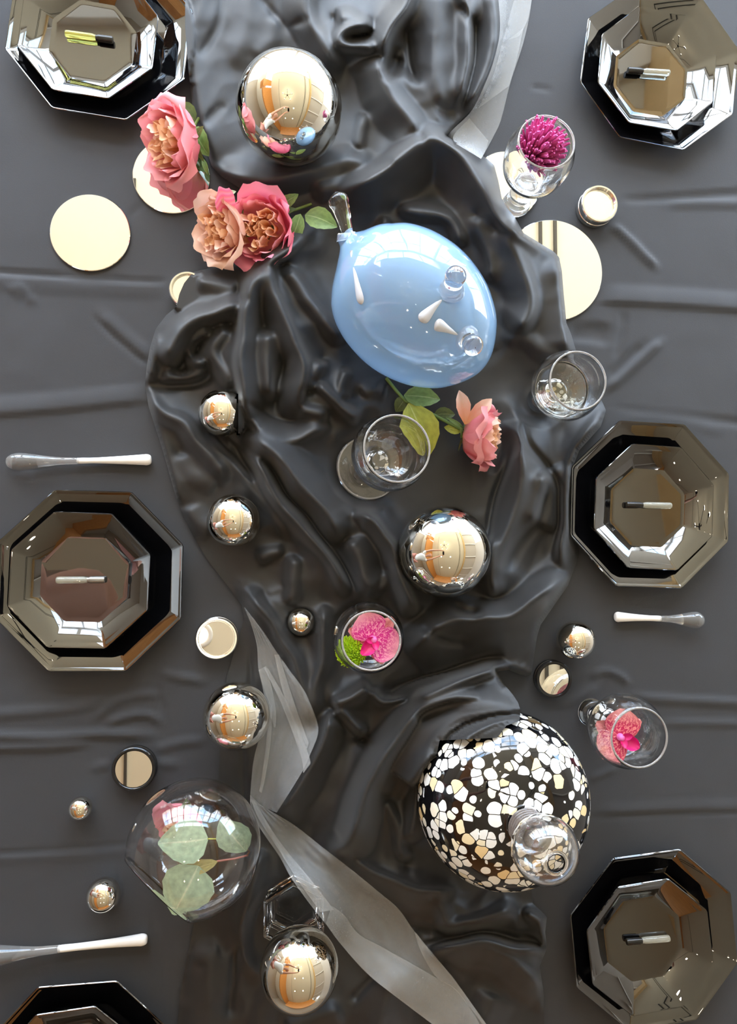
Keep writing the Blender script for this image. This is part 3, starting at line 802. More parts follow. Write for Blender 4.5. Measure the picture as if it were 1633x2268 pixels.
dist, bx, by = polydist(X, Y, OUT)
# the cloth hangs as a membrane between its ridges
tgt = np.zeros_like(X); wgt = np.zeros_like(X)
tsum = np.zeros_like(X); wsum = np.zeros_like(X) + 1e-9
for H, a, b, pts in S_R:
    q_, t_p = ridge_eval(Xw, Yw, pts, 8, 8, 1.5, split=True)
    w_ = q_ ** 2 * H ** 2
    tsum = tsum + w_ * H * 0.00150 * t_p; wsum = wsum + w_; wgt = np.maximum(wgt, q_)
tgt = tsum / wsum
for D, w, pts in S_V:
    q_, t_p = ridge_eval(Xw, Yw, pts, 9, 9, 1.5, split=True)
    w_ = q_ * np.clip(D / 14, .15, .9) * (1 - wgt)
    tgt = np.where(w_ > wgt, 0.004, tgt); wgt = np.maximum(wgt, w_ * .8)
wgt = np.where(~inside, 1.0, wgt); tgt = np.where(~inside, 0.0, tgt)
mem = blur(Hs, 5); k2 = 1.0 / 9.0 ** 2
par = (np.add.outer(np.arange(X.shape[0]), np.arange(X.shape[1])) % 2).astype(bool)
for it in range(260):
    for c_ in (par, ~par):
        q_ = np.pad(mem, 1, 'edge')
        av = (q_[:-2, 1:-1] + q_[2:, 1:-1] + q_[1:-1, :-2] + q_[1:-1, 2:]) / (4 + k2)
        nw = mem + 1.6 * (av - mem)
        nw = nw * (1 - wgt) + tgt * wgt
        mem = np.where(c_, nw, mem)
mem = blur(mem, 0.9)
body = blur(Hs, 9)
H_ = 0.0035 + np.maximum(0.66 * Hs + 0.50 * mem, 0.90 * mem) + 0.06 * body
H_ = H_ - np.minimum(val, (H_ - 0.003).clip(0))
cr1 = vnoise(X, Y, 70, 5); cr2 = vnoise(X, Y, 30, 6); cr3 = 0.5 - np.abs(vnoise(Xw * 1.3 + Yw * .5, Yw, 48, 8)) * 2
amp = np.clip(body / 0.012, 0.15, 1)
H_ = H_ + amp * (0.0034 * cr1 + 0.0008 * cr2 + 0.0014 * cr3) + amp * np.clip(1 - Hs / 0.02, 0, 1) * 0.012 * np.clip((Y - 300) / 300, 0, 1) * (0.55 - np.abs(vnoise(Xw * 1.1 - Yw * .35, Yw * .8 + Xw * .3, 66, 31)) * 2.2)
H_ = np.clip(H_, 0.003, None)
H_ = blur(H_, 0.75)
keep_high = (np.hypot(X - 1150, Y - 1585) < 70) | (np.hypot(X - 402, Y - 645) < 44) | ((X < 440) & (Y < 185)) | ((Y > 1590) & (Y < 1660) & (X > 940) & (X < 1160))
m_ = np.clip(dist / 17.0, 0, 1)
fall = 0.0055 + (H_ - 0.0055) * np.sqrt(1 - (1 - m_) ** 2)
H_ = np.where(keep_high, H_, fall)
# a cloth lies over or under the things it meets
def world_xy(): return Pn(X, Y, H_)
def nest(c, r, gap=0.0022, over_from=None):
    """cloth runs under the ball; with over_from, the part right of that pixel column lies over it"""
    global H_
    for _ in range(2):
        w = world_xy(); d = np.hypot(w[..., 0] - c[0], w[..., 1] - c[1])
        s = np.sqrt(np.clip((r + gap) ** 2 - d * d, 0, None))
        ins = d < r + gap
        ov = (X >= over_from) if over_from else np.zeros_like(ins)
        lim = np.where(ins, np.maximum(c[2] - s, 0.0012), c[2] + np.clip(d - r - gap, 0, None) * 2.0)
        H_ = np.where(ov, np.where(ins, np.maximum(H_, c[2] + s), H_), np.minimum(H_, lim))
def flatdisc(c, r, ztop, zunder, over):
    global H_
    w = world_xy(); d = np.hypot(w[..., 0] - c[0], w[..., 1] - c[1])
    if over:
        k = np.clip((r + 0.014 - d) / 0.012, 0, 1)
        H_ = np.maximum(H_, ztop * k)
    else:
        k = np.clip((r + 0.02 - d) / 0.02, 0, 1)
        H_ = H_ * (1 - k) + np.minimum(H_, zunder) * k
for i_, ((c, r), b) in enumerate(zip(BALL3, BALLS)):
    nest(c, r, over_from=528 if i_ == 1 else None)
VES_A, VES_B = P(800, 572, .108), P(1010, 748, .106)
for t in np.linspace(0, 1, 7):
    nest(VES_A.lerp(VES_B, t), 0.072 + 0.026 * math.sin(PI * min(1, t * 0.7 + .3)))
# sash that climbs the shoulder of the vase
vx, vy = VB.x, VB.y
sash = ridge_eval(X, Y, [(840, 1690), (890, 1625), (950, 1585), (1020, 1570), (1090, 1570), (1165, 1585)], 85, 95, 0.6, 0.02)
pr = smooth_prof(VPROF, 6)
vr = np.array([p[0] for p in pr]); vz = np.array([p[1] for p in pr])
H0 = H_.copy()
kk = np.clip(sash / 0.5, 0, 1); kk = kk * kk * (3 - 2 * kk)
up = vz >= 0.092; o = np.argsort(vr[up])
for _ in range(5):
    w = world_xy(); d = np.hypot(w[..., 0] - vx, w[..., 1] - vy)
    ztop = np.interp(d, vr[up][o], vz[up][o])
    want = np.where(d < 0.122, ztop + 0.005, np.maximum(0.102 - (d - 0.122) * 1.3, 0)) + 0.004 * cr1 + 0.25 * H0
    H_ = H0 + (np.maximum(want, H0) - H0) * kk
notsash = (sash <= 0.02)
w = world_xy(); d = np.hypot(w[..., 0] - vx, w[..., 1] - vy)
lowr = vz <= 0.092
zb = np.interp(d, vr[lowr], vz[lowr])
H_ = np.where(notsash & (d < 0.119), np.minimum(H_, np.maximum(zb - 0.003, 0.0012)), H_)
# plates, tin, mirrors, glass feet
PL_L = [(222, 66, 6.4), (1465, 147, 8.0), (200, 1286, 1.0), (1442, 1117, 2.0), (1451, 2081, -4.7), (172, 2390, -1.0)]
PL_S = [(196, 68, 6.0), (1458, 151, 6.0), (177, 1285, 2.0), (1451, 1123, 3.0), (1442, 2098, -6.0), (155, 2396, -4.7)]
RL, RS = 0.1255, 0.0935                      # apothems of dinner and dessert plate
flatdisc(P(222, 66, .026), RL * 1.04, .031, 0, True)
flatdisc(P(1442, 1117, .026), RL * 0.96, 0, .0015, False)
flatdisc(P(415, 640, .02), .031, .026, 0, True)
flatdisc(P(1224, 600, .004), .078, .008, 0, True)
flatdisc(P(1121, 411, .004), .053, .008, 0, True)
flatdisc(P(817, 1035, .008), .046, 0, .006, False)
flatdisc(P(1190, 888, .004), .026, 0, .003, False)
flatdisc(P(802, 1396, .004), .028, 0, .004, False)
flatdisc(P(651, 2050, .004), .056, 0, .003, False)
flatdisc(P(430, 1890, .004), .06, 0, .002, False)
for q in ((1060, 985, .03), (585, 530, .02), (900, 880, .03)):
    flatdisc(P(q[0], q[1], .01), q[2], 0, .010, False)
H_ = np.clip(H_, 0.0012, 0.23)
def RH(px, py, grow=0):
    j = (px - RXs[0]) / stp; i = (py - RYs[0]) / stp
    if j < 0 or i < 0 or j > len(RXs) - 1 or i > len(RYs) - 1: return 0.0
    i0, j0 = int(i), int(j)
    if not inside[i0, j0]: return 0.0
    g = grow
    return float(H_[max(0, i0 - g):i0 + g + 1, max(0, j0 - g):j0 + g + 1].max())
hole = inpoly(X, Y, HOLE)
ok = inside & ~hole
cell = ok[:-1, :-1] & ok[1:, 1:] & ok[:-1, 1:] & ok[1:, :-1]
jump = np.maximum.reduce([H_[:-1, :-1], H_[1:, 1:], H_[:-1, 1:], H_[1:, :-1]]) - np.minimum.reduce([H_[:-1, :-1], H_[1:, 1:], H_[:-1, 1:], H_[1:, :-1]])
sashzone = ((X > 800) & (X < 985) & (Y > 1580) & (Y < 1800))[:-1, :-1]
cell &= (jump < 0.036) | sashzone
# snap the border of the kept cells onto the traced outline
used = np.zeros_like(ok); used[:-1, :-1] |= cell; used[1:, 1:] |= cell; used[:-1, 1:] |= cell; used[1:, :-1] |= cell
near = used & (dist < stp * 1.5)
cnt = np.zeros(X.shape, int); cnt[:-1, :-1] += cell; cnt[1:, 1:] += cell; cnt[:-1, 1:] += cell; cnt[1:, :-1] += cell
rim = near & (cnt < 4)
hd, hx, hy = polydist(X, Y, HOLE)
rimh = used & (hd < stp * 1.6) & (cnt < 4) & ~rim
XX = np.where(rim, bx, np.where(rimh, hx, X)); YY = np.where(rim, by, np.where(rimh, hy, Y))
HH = np.where(rim & ~keep_high, np.minimum(H_, 0.0058), H_)
WP = Pn(XX, YY, HH)
num = -np.ones(X.shape, int); sel = np.nonzero(used); num[sel] = np.arange(len(sel[0]))
ci, cj = np.nonzero(cell)
fc = np.stack([num[ci, cj], num[ci + 1, cj], num[ci + 1, cj + 1], num[ci, cj + 1]], -1)
ro = mesh('table_runner', WP[sel].tolist(), fc.tolist(), M_SILK)
tag(ro, 'long black satin cloth bunched in folds down the middle of the table', 'table runner')

# ------------------------------------------------------------------ chrome balls
sv, sf = lathe([(math.sin(PI * k / 40), -math.cos(PI * k / 40)) for k in range(41)], 80)
sv = np.array(sv)
for (c, r), b in zip(BALL3, BALLS):
    o = mesh('chrome_ball', (sv * r).tolist(), sf, M_CHROME)
    o.location = c
    tag(o, b[4], 'ball', 'chrome balls')

# ------------------------------------------------------------------ mirrors
def disc_mirror(px, py, rpx, lab):
    z = .001; r = rpx * mpp(px, py)
    t = thing('round_mirror', lab, 'mirror', P(px, py, z), group='flat round mirrors')
    mesh('glass', *lathe([(0, 0), (r - .0006, 0), (r, .0006), (r, .0026), (r - .0008, .0032), (0, .0032)], 96), M_MIRROR, t, autosm=25)
disc_mirror(201, 517, 86, 'flat round mirror lying alone at the upper left')
disc_mirror(381, 392, 84, 'flat round mirror under the large rose at upper left')
disc_mirror(1224, 600, 113, 'largest flat round mirror, half under the right edge of the satin')
disc_mirror(1121, 411, 75, 'flat round mirror under the goblet with the magenta bloom')
def tin(px, py, rpx, h, rimmat, lab, rec=.003):
    c = P(px, py, h); r = rpx * mpp(px, py, h)
    t = thing('mirror_tin', lab, 'tin', (c.x, c.y, .0008), group='small round mirror tins')
    mesh('case', *lathe([(0, 0), (r * .97, 0), (r, .001), (r, h * .42), (r * .97, h * .45), (r * .97, h * .52), (r, h * .55), (r, h - .0012), (r - .0012, h),
                          (r - .0035, h), (r - .0045, h - rec), (0, h - rec)], 72), rimmat, t, autosm=25)
    mesh('mirror', *lathe([(0, h - rec + .0004), (r - .0052, h - rec + .0004), (r - .0052, h - rec), (0, h - rec)], 64), M_MIRROR, t, autosm=25)
tin(1329, 451, 42, .024, M_STEEL, 'silver mirror tin on the tablecloth below the upper right plates', .007)
tin(480, 1414, 46, .016, M_STEEL, 'silver mirror tin at the right of the dark left plates', .002)
tin(1228, 1505, 41, .016, M_BLACKRIM, 'black-rimmed mirror tin next to the spotted vase', .002)
tin(296, 1704, 48, .016, M_BLACKRIM, 'black-rimmed mirror tin above the glass globe', .002)
tin(415, 640, 40, .020, M_STEEL, 'silver mirror tin mostly hidden under the left edge of the satin', .006)

# ------------------------------------------------------------------ octagonal plates with perfume vials
def octa(prof, bev):
    """rings of a bevelled octagon; prof = (apothem, z)"""
    v, f = [], []
    for a, z in prof:
        R_ = a / math.cos(PI / 8)
        for k in range(8):
            t = PI / 8 + k * PI / 4
            c = Vector((R_ * math.cos(t), R_ * math.sin(t)))
            for s_ in (-1, 1):
                t2 = t + s_ * (PI / 2 + PI / 8)
                e = Vector((math.cos(t2), math.sin(t2)))
                p = c + e * bev
                v.append((p.x, p.y, z))
    for i in range(len(prof) - 1):
        for k in range(16):
            k2 = (k + 1) % 16
            f.append((i * 16 + k, i * 16 + k2, (i + 1) * 16 + k2, (i + 1) * 16 + k))
    f.append(tuple(reversed(range(16))))
    f.append(tuple(range((len(prof) - 1) * 16, len(prof) * 16)))
    return v, f
def plate_mesh(name, ra, rf, zr, zf, rb):
    prof = [(rb - .003, .0), (rb, .0005), (rb + .002, zf * .6), (ra - .006, zr - .0035), (ra - .001, zr - .002), (ra, zr - .001), (ra - .0008, zr), (ra - .0028, zr - .0006),
            (rf + .004, zf + .0022), (rf + .0012, zf + .0006), (rf - .003, zf + .0002), (rf - .010, zf)]
    v, f = octa(prof, .0022)
    me = bpy.data.meshes.new(name)
    me.from_pydata(v, [], f)
    me.materials.append(M_PLATE)
    me.shade_smooth(); me.set_sharp_from_angle(angle=math.radians(38))
    bm = bmesh.new(); bm.from_mesh(me); bmesh.ops.recalc_face_normals(bm, faces=bm.faces); bm.to_mesh(me); bm.free()
    return me
ME_L = plate_mesh('dinner_plate', RL, RL * .83, .026, .006, RL * .62)
ME_S = plate_mesh('dessert_plate', RS, RS * .665, .028, .005, RS * .58)
places = ['at the top left, under the yellow vial', 'at the top right corner', 'at the middle left, reflecting dark', 'at the middle right', 'at the bottom right corner', 'cut off at the bottom left corner']
for i in range(6):
    px, py, th = PL_L[i]
    c = P(px, py, .027)
    o = link('dinner_plate', ME_L, loc=(c.x, c.y, .0012), rot=(0, 0, -math.radians(th)))
    tag(o, 'large black octagonal glass plate, lower of the pair ' + places[i].replace(', under the yellow vial', ''), 'plate', 'large octagonal plates')
    px, py, th = PL_S[i]
    c2 = P(px, py, .036)
    o = link('dessert_plate', ME_S, loc=(c2.x, c2.y, .0078), rot=(0, 0, -math.radians(th)))
    tag(o, 'small black octagonal glass plate, upper of pair ' + places[i], 'plate', 'small octagonal plates')
def vial(p0, p1, kind, lab, zb=.0134):
    """p0 = end of the tube, p1 = end of the cap"""
    r = .0047
    a, b = P(p0[0], p0[1], zb + r), P(p1[0], p1[1], zb + r)
    Ln = (b - a).length
    t = thing('perfume_vial', lab, 'vial', a, qz(b - a), 'perfume sample vials')
    lc = Ln * .66
    mesh('tube', *lathe(smooth_prof([(0, 0), (r * .8, .0006), (r, .003), (r, .006)], 3) + [(r, lc - .006), (r * .8, lc - .003), (r * .8, lc), (0, lc)], 24),
         {'y': M_VIAL_Y, 'c': M_VIAL_C, 's': M_VIAL_C, 'm': M_VIAL_C}[kind], t, autosm=40)
    cm = M_CAPS if kind == 's' else M_CAPB
    mesh('cap', *lathe([(0, lc - .001), (r * .82, lc - .001), (r * .82, lc + .002), (r, lc + .0025), (r * 1.02, Ln - .0012), (r * .9, Ln), (0, Ln)], 24), cm, t, autosm=40)
vial((144, 74), (250, 89), 'y', 'glass vial of yellow perfume with black cap on the top left plate')
vial((1484, 162), (1391, 156), 'c', 'clear vial with black cap on the top right plate')
vial((124, 1285), (232, 1284), 's', 'clear vial with smoky grey cap on the middle left plate')
vial((1488, 1120), (1388, 1118), 'm', 'pale vial with black cap on the middle right plate')
vial((1484, 2078), (1388, 2086), 'm', 'pale vial with black cap on the bottom right plate')

# ------------------------------------------------------------------ goblets
def goblet(name, lab, base, rimc, rw, rr, hb, hw, foot, stem_m, stem_r=.017, thick=.0028, liquid=None, glass=None):
    A, B = Vector(base), Vector(rimc)
    Ht = (B - A).length
    t = thing(name, lab, 'glass', A, qz(B - A), 'stemmed glasses')
    gl = glass or M_GLASS
    w = thick
    outer = smooth_prof([(stem_r * .72, hb - .002), (rw * .62, hb + .007), (rw * .92, hb + (hw - hb) * .5), (rw, hw), (rw * .94, hw + (Ht - hw) * .5), (rr, Ht - .001)], 5)
    inner = smooth_prof([(rr - w, Ht - .001), (rw * .94 - w, hw + (Ht - hw) * .5), (rw - w, hw), (rw * .92 - w, hb + (hw - hb) * .5), (rw * .60 - w, hb + .0105), (rw * .3, hb + .0065), (0, hb + .006)], 5)
    mesh('bowl', *lathe([(0, hb - .002)] + outer + [(rr - w * .5, Ht)] + inner, 64), gl, t)
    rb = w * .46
    mesh('rim', *lathe([(rr - w * .5 + rb * math.cos(q * PI / 5), Ht - rb * .3 + rb * math.sin(q * PI / 5)) for q in range(11)], 64), M_RIMGLINT, t)  # added pale bead on the lip, painting in its bright reflection
    if foot > .03:
        mesh('foot', *lathe(smooth_prof([(0, 0), (foot - .002, 0), (foot, .0015), (foot - .002, .003), (foot * .6, .0045), (stem_r * 1.1, .010), (stem_r * .8, .014), (0, .014)], 4), 64), gl, t)
        mesh('foot_rim_glint', *lathe([(foot - .0010 + .0013 * math.cos(q * PI / 5), .0018 + .0013 * math.sin(q * PI / 5)) for q in range(11)], 64), M_RIMGLINT, t)  # added pale ring, the same painted glint along the foot edge
        z0 = .0135
    else:
        mesh('foot', *lathe(smooth_prof([(0, 0), (foot * .9, 0), (foot, .003), (foot * .95, .009), (stem_r * .9, .014), (0, .015)], 4), 48), gl, t)
        z0 = .0135
    zt = hb - .0025; zm = (z0 + zt) / 2
    mesh('stem', *lathe(smooth_prof([(0, z0), (stem_r * .7, z0 + .001), (stem_r, z0 + .012), (stem_r * 1.05, zm), (stem_r * .95, zt - .008), (stem_r * .72, zt - .001), (0, zt)], 5), 40), stem_m, t)
    if liquid:
        zl = liquid
        rl = np.interp(zl, [hb + .0065, hb + .0105, hb + (hw - hb) * .5, hw], [rw * .3, rw * .6 - w, rw * .92 - w, rw - w]) - .0004
        mesh('drink', *lathe([(0, hb + .0064), (rw * .3, hb + .0069), (rw * .58 - w, hb + .0108), (rl * .97, (hb + zl) / 2 + .004), (rl, zl), (0, zl)], 48),
             mat('pale drink', (0.96, 0.95, 0.88), 0.0, trans=1.0, ior=1.33), t, autosm=30)
    return t, A, B, Ht
SPOTCLEAR = spot_mat('clear spotted stem', 120, 0.5)
_n, _l, _b = nd(SPOTCLEAR)
_b.inputs['Transmission Weight'].default_value = 0.75; _b.inputs['Base Color'].links[0].from_node.inputs[6].default_value = (0.9, 0.9, 0.88, 1)
GA = goblet('goblet', 'clear goblet holding the magenta spider bloom, on a mirror', P(1143, 452, .005), P(1211, 314, .158), .0475, .039, .062, .122, .0215, SPOTCLEAR)
GB = goblet('goblet', 'empty clear goblet with wide round foot, in the middle of the satin', P(817, 1036, .007), P(880, 993, .182), .0500, .0435, .080, .140, .047, M_SPOTS, .014)
GC = goblet('goblet', 'clear goblet of pale drink on the right edge of the satin', P(1196, 886, .002), P(1281, 843, .142), .0490, .0405, .066, .104, .020, M_SPOTS, .018, liquid=.084)
GD = goblet('goblet', 'short clear glass with a pink orchid and lime green pom', P(800, 1394, .004), P(823, 1419, .140), .0475, .0390, .058, .102, .024, M_SPOTS)
GE = goblet('goblet', 'clear goblet with a coral orchid near the spotted vase', P(1310, 1577, .002), P(1417, 1634, .150), .0500, .0400, .066, .112, .021, M_SPOTS, .017)

# ------------------------------------------------------------------ spotted vase with glass ball stopper
vt = thing('spotted_vase', 'squat black glass vase covered in white and cream spots, glass ball stopper', 'vase', (VB.x, VB.y, .0015))
mesh('body', *lathe(smooth_prof(VPROF + [(.0235, .181), (.012, .182), (0, .182)], 6), 96), M_SPOT, vt)
nk = [(.0, .183)]
for k in range(5):
    z = .185 + k * .0062
    nk += [(.020, z), (.0232, z + .002), (.0232, z + .004), (.020, z + .0058)]
nk += [(.014, .217), (0, .218)]
mesh('neck', *lathe(smooth_prof(nk, 2), 48), mat('smoky neck glass', (0.30, 0.26, 0.24), 0.02, trans=0.7), vt)
st = []
R_ = .0385; zc = .252
for k in range(0, 37):
    a = PI * k / 40
    st.append((R_ * math.sin(a), zc - R_ * math.cos(a)))
inn = [((R_ - .002) * math.sin(PI * k / 40), zc - (R_ - .002) * math.cos(PI * k / 40)) for k in range(37, -1, -1)]
mesh('stopper', *lathe(st + [(st[-1][0] - .001, st[-1][1] + .001)] + inn[:-1] + [(0, inn[-1][1])], 64), M_GLASS, vt)
mesh('peg', *lathe(smooth_prof([(0, .2165), (.010, .217), (.013, .225), (.008, .236), (0, .239)], 4), 32), M_GLASS, vt)

# ------------------------------------------------------------------ opaline vessel
a0, a1 = P(757, 528, .112), P(1083, 802, .106)
ax = (a1 - a0); Lx = ax.length
s_ = Lx / 436.0
pr = [(0, 20), (12, 24), (30, 50), (52, 88), (75, 114), (100, 134), (130, 148), (160, 157), (200, 163), (240, 163), (280, 156), (320, 143), (355, 124), (385, 101), (408, 73), (424, 46), (433, 22), (436, 0)]
nrm = [(0, 8), (30, -6), (75, -18), (436, -17)]
vt2 = thing('opaline_vessel', 'pale blue blown glass balloon vessel with three clear knobs', 'vessel', a0, qz(ax))
inv = qz(ax).inverted()
# off-axis bend: sideways in the table plane
sd = inv @ (ax.cross(Vector((0, 0, 1))).normalized())
P2 = smooth_prof([(p[1] * s_, p[0] * s_) for p in pr], 4)
off = []
for r, z in P2:
    n_ = -np.interp(z / s_, [q[0] for q in nrm], [q[1] for q in nrm]) * s_
    off.append((sd.x * n_, sd.y * n_))
P2 = [(max(r, 0), z) for r, z in P2]; P2[-1] = (0, P2[-1][1])
mesh('body', *lathe(P2, 96, off), M_OPAL, vt2)
def rod(name, pts, rads, m, n=20):
    pts = [inv @ (Vector(p) - a0) for p in pts]
    c = smooth_prof([(*p, r) for p, r in zip(pts, rads)], 5)
    return mesh(name, *tube([q[:3] for q in c], [max(q[3], .0004) for q in c], n), m, vt2)
M_STALK = mat('pale inner glass', (0.56, 0.60, 0.68), 0.12, spec=0.6)
M_COLLAR = mat('frosted glass collar', (0.90, 0.95, 1.0), 0.06, trans=0.9, ior=1.35)
from mathutils.bvhtree import BVHTree
_bd = [o for o in vt2.children if o.name.startswith('body')][0]
_mw = Matrix.LocRotScale(a0, qz(ax), None)
_bvh = BVHTree.FromPolygons([_mw @ q.co for q in _bd.data.vertices], [tuple(q.vertices) for q in _bd.data.polygons])
def surf(px, py):
    d = (RCW @ Vector((px - CX, -(py - CY), -F))).normalized()
    h = _bvh.ray_cast(Vector((0, 0, CAMH)), d)
    return h[0], h[1] if h[1].z > 0 else -h[1]
# long handle at the mouth
rod('knob', [P(771, 521, .116), P(766, 500, .121), P(757, 466, .126), P(748, 440, .130), P(743, 428, .131)], [.0075, .0085, .0115, .0135, .004], mat('smoky clear glass', (0.86, 0.87, 0.84), 0.0, trans=1.0, ior=1.45))
rod('collar', [P(770, 534, .115), P(768, 516, .118)], [.0150, .0125], M_COLLAR)
def inner(pts, dz, rads):
    q = []
    for (x, y), e in zip(pts, dz):
        p, n_ = surf(x, y); q.append(P(x, y, p.z - e * .36))
    rod('stalk', q, rads, M_STALK)
inner([(780, 558), (790, 610), (802, 660), (806, 676)], [.010, .011, .014, .015], [.003, .0040, .0072, .003])
for (bx_, by_), (tx_, ty_), st in (((1000, 640), (1012, 604), [(990, 654), (962, 678), (937, 704), (930, 712)]),
                                  ((1034, 752), (1053, 770), [(1022, 746), (992, 730), (968, 718), (960, 715)])):
    p, n_ = surf(bx_, by_)
    tp_ = P(tx_, ty_, p.z + .028)
    dd_ = (tp_ - p).normalized()
    rod('knob', [p - dd_ * .002, p + dd_ * .012, p + dd_ * .020, p + dd_ * .027, p + dd_ * .0315, p + dd_ * .0338, p + dd_ * .0345], [.0110, .0112, .0130, .0128, .0095, .0055, .0006], M_GLASS)
    rod('collar', [p - dd_ * .004, p + dd_ * .004, p + dd_ * .011], [.0180, .0155, .0118], M_COLLAR)
    inner(st, [.010, .012, .015, .016], [.003, .0058, .0095, .003])

# ------------------------------------------------------------------ glass globe on its side
gc = P(430, 1877, .088); gR = .0865
gax = Vector((-.69, -.70, .36)).normalized()
gt = thing('glass_globe', 'clear glass globe on its side with rose and eucalyptus inside, lower left', 'bowl', gc, qz(gax))
cut = math.acos(.74)
o_, i_ = [], []
for k in range(41):
    a = cut + (PI - cut) * k / 40
    o_.append((gR * math.sin(a), gR * math.cos(a)))
    i_.append(((gR - .0018) * math.sin(a), (gR - .0018) * math.cos(a)))
i_[-1] = (0, i_[-1][1]); o_[-1] = (0, o_[-1][1])
lip = [(o_[0][0] - .0009, o_[0][1] + .0008)]
mesh('globe', *lathe(list(reversed(o_)) + lip + i_, 96), M_GLASSTHIN, gt)

# ------------------------------------------------------------------ hexagonal glass with a chrome ball on it
hc = P(651, 2032, .046)
ht = thing('hexagonal_glass', 'thick clear hexagonal tumbler at the bottom centre under a chrome ball', 'glass', (hc.x, hc.y, .004), (0, 0, math.radians(40 - 9)))
def ngon(prof, n=6):
    return lathe(prof, n)
hv, hf = ngon([(0, 0), (.040, 0), (.0425, .002), (.0478, .042), (.0472, .044), (.0425, .044), (.0405, .042), (.036, .017), (.030, .014), (0, .013)])
ho = mesh('tumbler', hv, hf, M_GLASS, ht, smooth=False)
bv = ho.modifiers.new('soft edges', 'BEVEL'); bv.width = .0022; bv.segments = 3; bv.limit_method = 'ANGLE'; bv.angle_limit = math.radians(25)
bc = P(663, 2146, .098); bcr = .0515
o = mesh('chrome_ball', (sv * bcr).tolist(), sf, M_CHROME); o.location = bc
tag(o, 'chrome ball propped on the hexagonal glass tumbler at the bottom centre', 'ball', 'chrome balls')

# ------------------------------------------------------------------ small glass spoons
def spoon(bulb, end, wb, we, lab, zb=.010, ze=.007):
    a, b = P(*bulb, zb), P(*end, ze)
    m = mpp(bulb[0], bulb[1]); Ln = (b - a).length
    t = thing('glass_spoon', lab, 'spoon', a, qz(b - a), 'small glass spoons')
    wb *= m; we *= m
    mesh('bulb', *lathe(smooth_prof([(0, 0), (wb * .6, Ln * .012), (wb, Ln * .07), (wb * .93, Ln * .15), (wb * .62, Ln * .27), (wb * .42, Ln * .38), (wb * .34, Ln * .5), (0, Ln * .5)], 4), 32), M_SPOON, t)
    mesh('handle', *lathe(smooth_prof([(0, Ln * .49), (wb * .33, Ln * .49), (wb * .34, Ln * .6), (we * .72, Ln * .78), (we * .95, Ln * .93), (we, Ln * .97), (we * .7, Ln * .995), (0, Ln)], 4), 32), M_MILK, t)
spoon((14, 1023), (336, 1018), 19, 12.5, 'long clear glass spoon with milky handle, left above the dark plates')
spoon((-62, 2123), (327, 2080), 22, 12.5, 'long clear glass spoon with milky handle, cut off at the lower left')
spoon((1558, 1374), (1362, 1366), 18, 11, 'short clear glass spoon with milky handle, below the right plates')

# ------------------------------------------------------------------ sheer tulle ribbons
def resample(pts, n):
    c = crom(pts, 8); d = np.concatenate([[0], np.cumsum(np.hypot(*np.diff(c, axis=0).T))])
    t = np.linspace(0, d[-1], n)
    return np.stack([np.interp(t, d, c[:, 0]), np.interp(t, d, c[:, 1])], -1)
HEXC = P(651, 2032, .046)
def strip(lp, rp, off, n=70, m=14, wave=0.002, seed=1):
    a, b = resample(lp, n), resample(rp, n)
    v, f = [], []
    zz = np.zeros((n, m))
    for i in range(n):
        for j in range(m):
            q = a[i] + (b[i] - a[i]) * j / (m - 1)
            z = RH(q[0], q[1], 2)
            w = P(q[0], q[1], max(z, .04))
            dd = math.hypot(w.x - HEXC.x, w.y - HEXC.y)
            if dd < .075: z = max(z, .050 - max(0, dd - .048) * 1.2)
            zz[i, j] = z
    zz = np.maximum(blur(zz, 1.4), zz * .55 + blur(zz, 2.2) * .45)
    for i in range(n):
        for j in range(m):
            q = a[i] + (b[i] - a[i]) * j / (m - 1)
            z = zz[i, j] + off + wave * math.sin(j * 1.9 + i * .11 + seed) * math.sin(i * .23 + seed)
            v.append(P(q[0], q[1], max(z, .0015)))
    for i in range(n - 1):
        for j in range(m - 1):
            k = i * m + j
            f.append((k, k + 1, k + m + 1, k + m))
    return v, f
tl = join(
    strip([(1100, -40), (1108, 60), (1095, 130), (1075, 185), (1045, 245), (1005, 285), (992, 300)], [(1182, -40), (1174, 30), (1158, 100), (1131, 183), (1110, 265), (1092, 305), (1066, 352)], .002, 50, 12, .001),
    strip([(1150, -40), (1128, 40), (1112, 95)], [(1184, -40), (1170, 40), (1150, 80)], .003, 24, 8, .0008),
    strip([(1112, 98), (1092, 170), (1060, 240)], [(1160, 62), (1145, 130), (1128, 190)], .003, 24, 8, .0008),
    strip([(1040, 262), (1005, 300), (1010, 318)], [(1082, 312), (1075, 335), (1066, 352)], .003, 24, 8, .0008))
tag(mesh('tulle_ribbon', *tl, M_TULLE), 'sheer grey tulle ribbon beside the satin at the top right', 'ribbon')
A_l = [(541, 1346), (556, 1382), (569, 1429), (573, 1484), (588, 1535), (598, 1570), (584, 1610), (570, 1650), (561, 1690), (556, 1740), (554, 1776)]
A_r = [(543, 1346), (583, 1398), (611, 1441), (638, 1479), (672, 1526), (690, 1564), (704, 1604), (704, 1628), (692, 1660), (668, 1712), (613, 1800)]
B_l = [(554, 1760), (556, 1790), (574, 1831), (619, 1897), (643, 1941), (684, 1999), (722, 2047), (753, 2089), (814, 2157), (883, 2212), (995, 2296)]
B_r = [(580, 1786), (609, 1801), (657, 1831), (718, 1879), (780, 1927), (835, 1972), (883, 2013), (917, 2061), (969, 2123), (1020, 2188), (1100, 2300)]
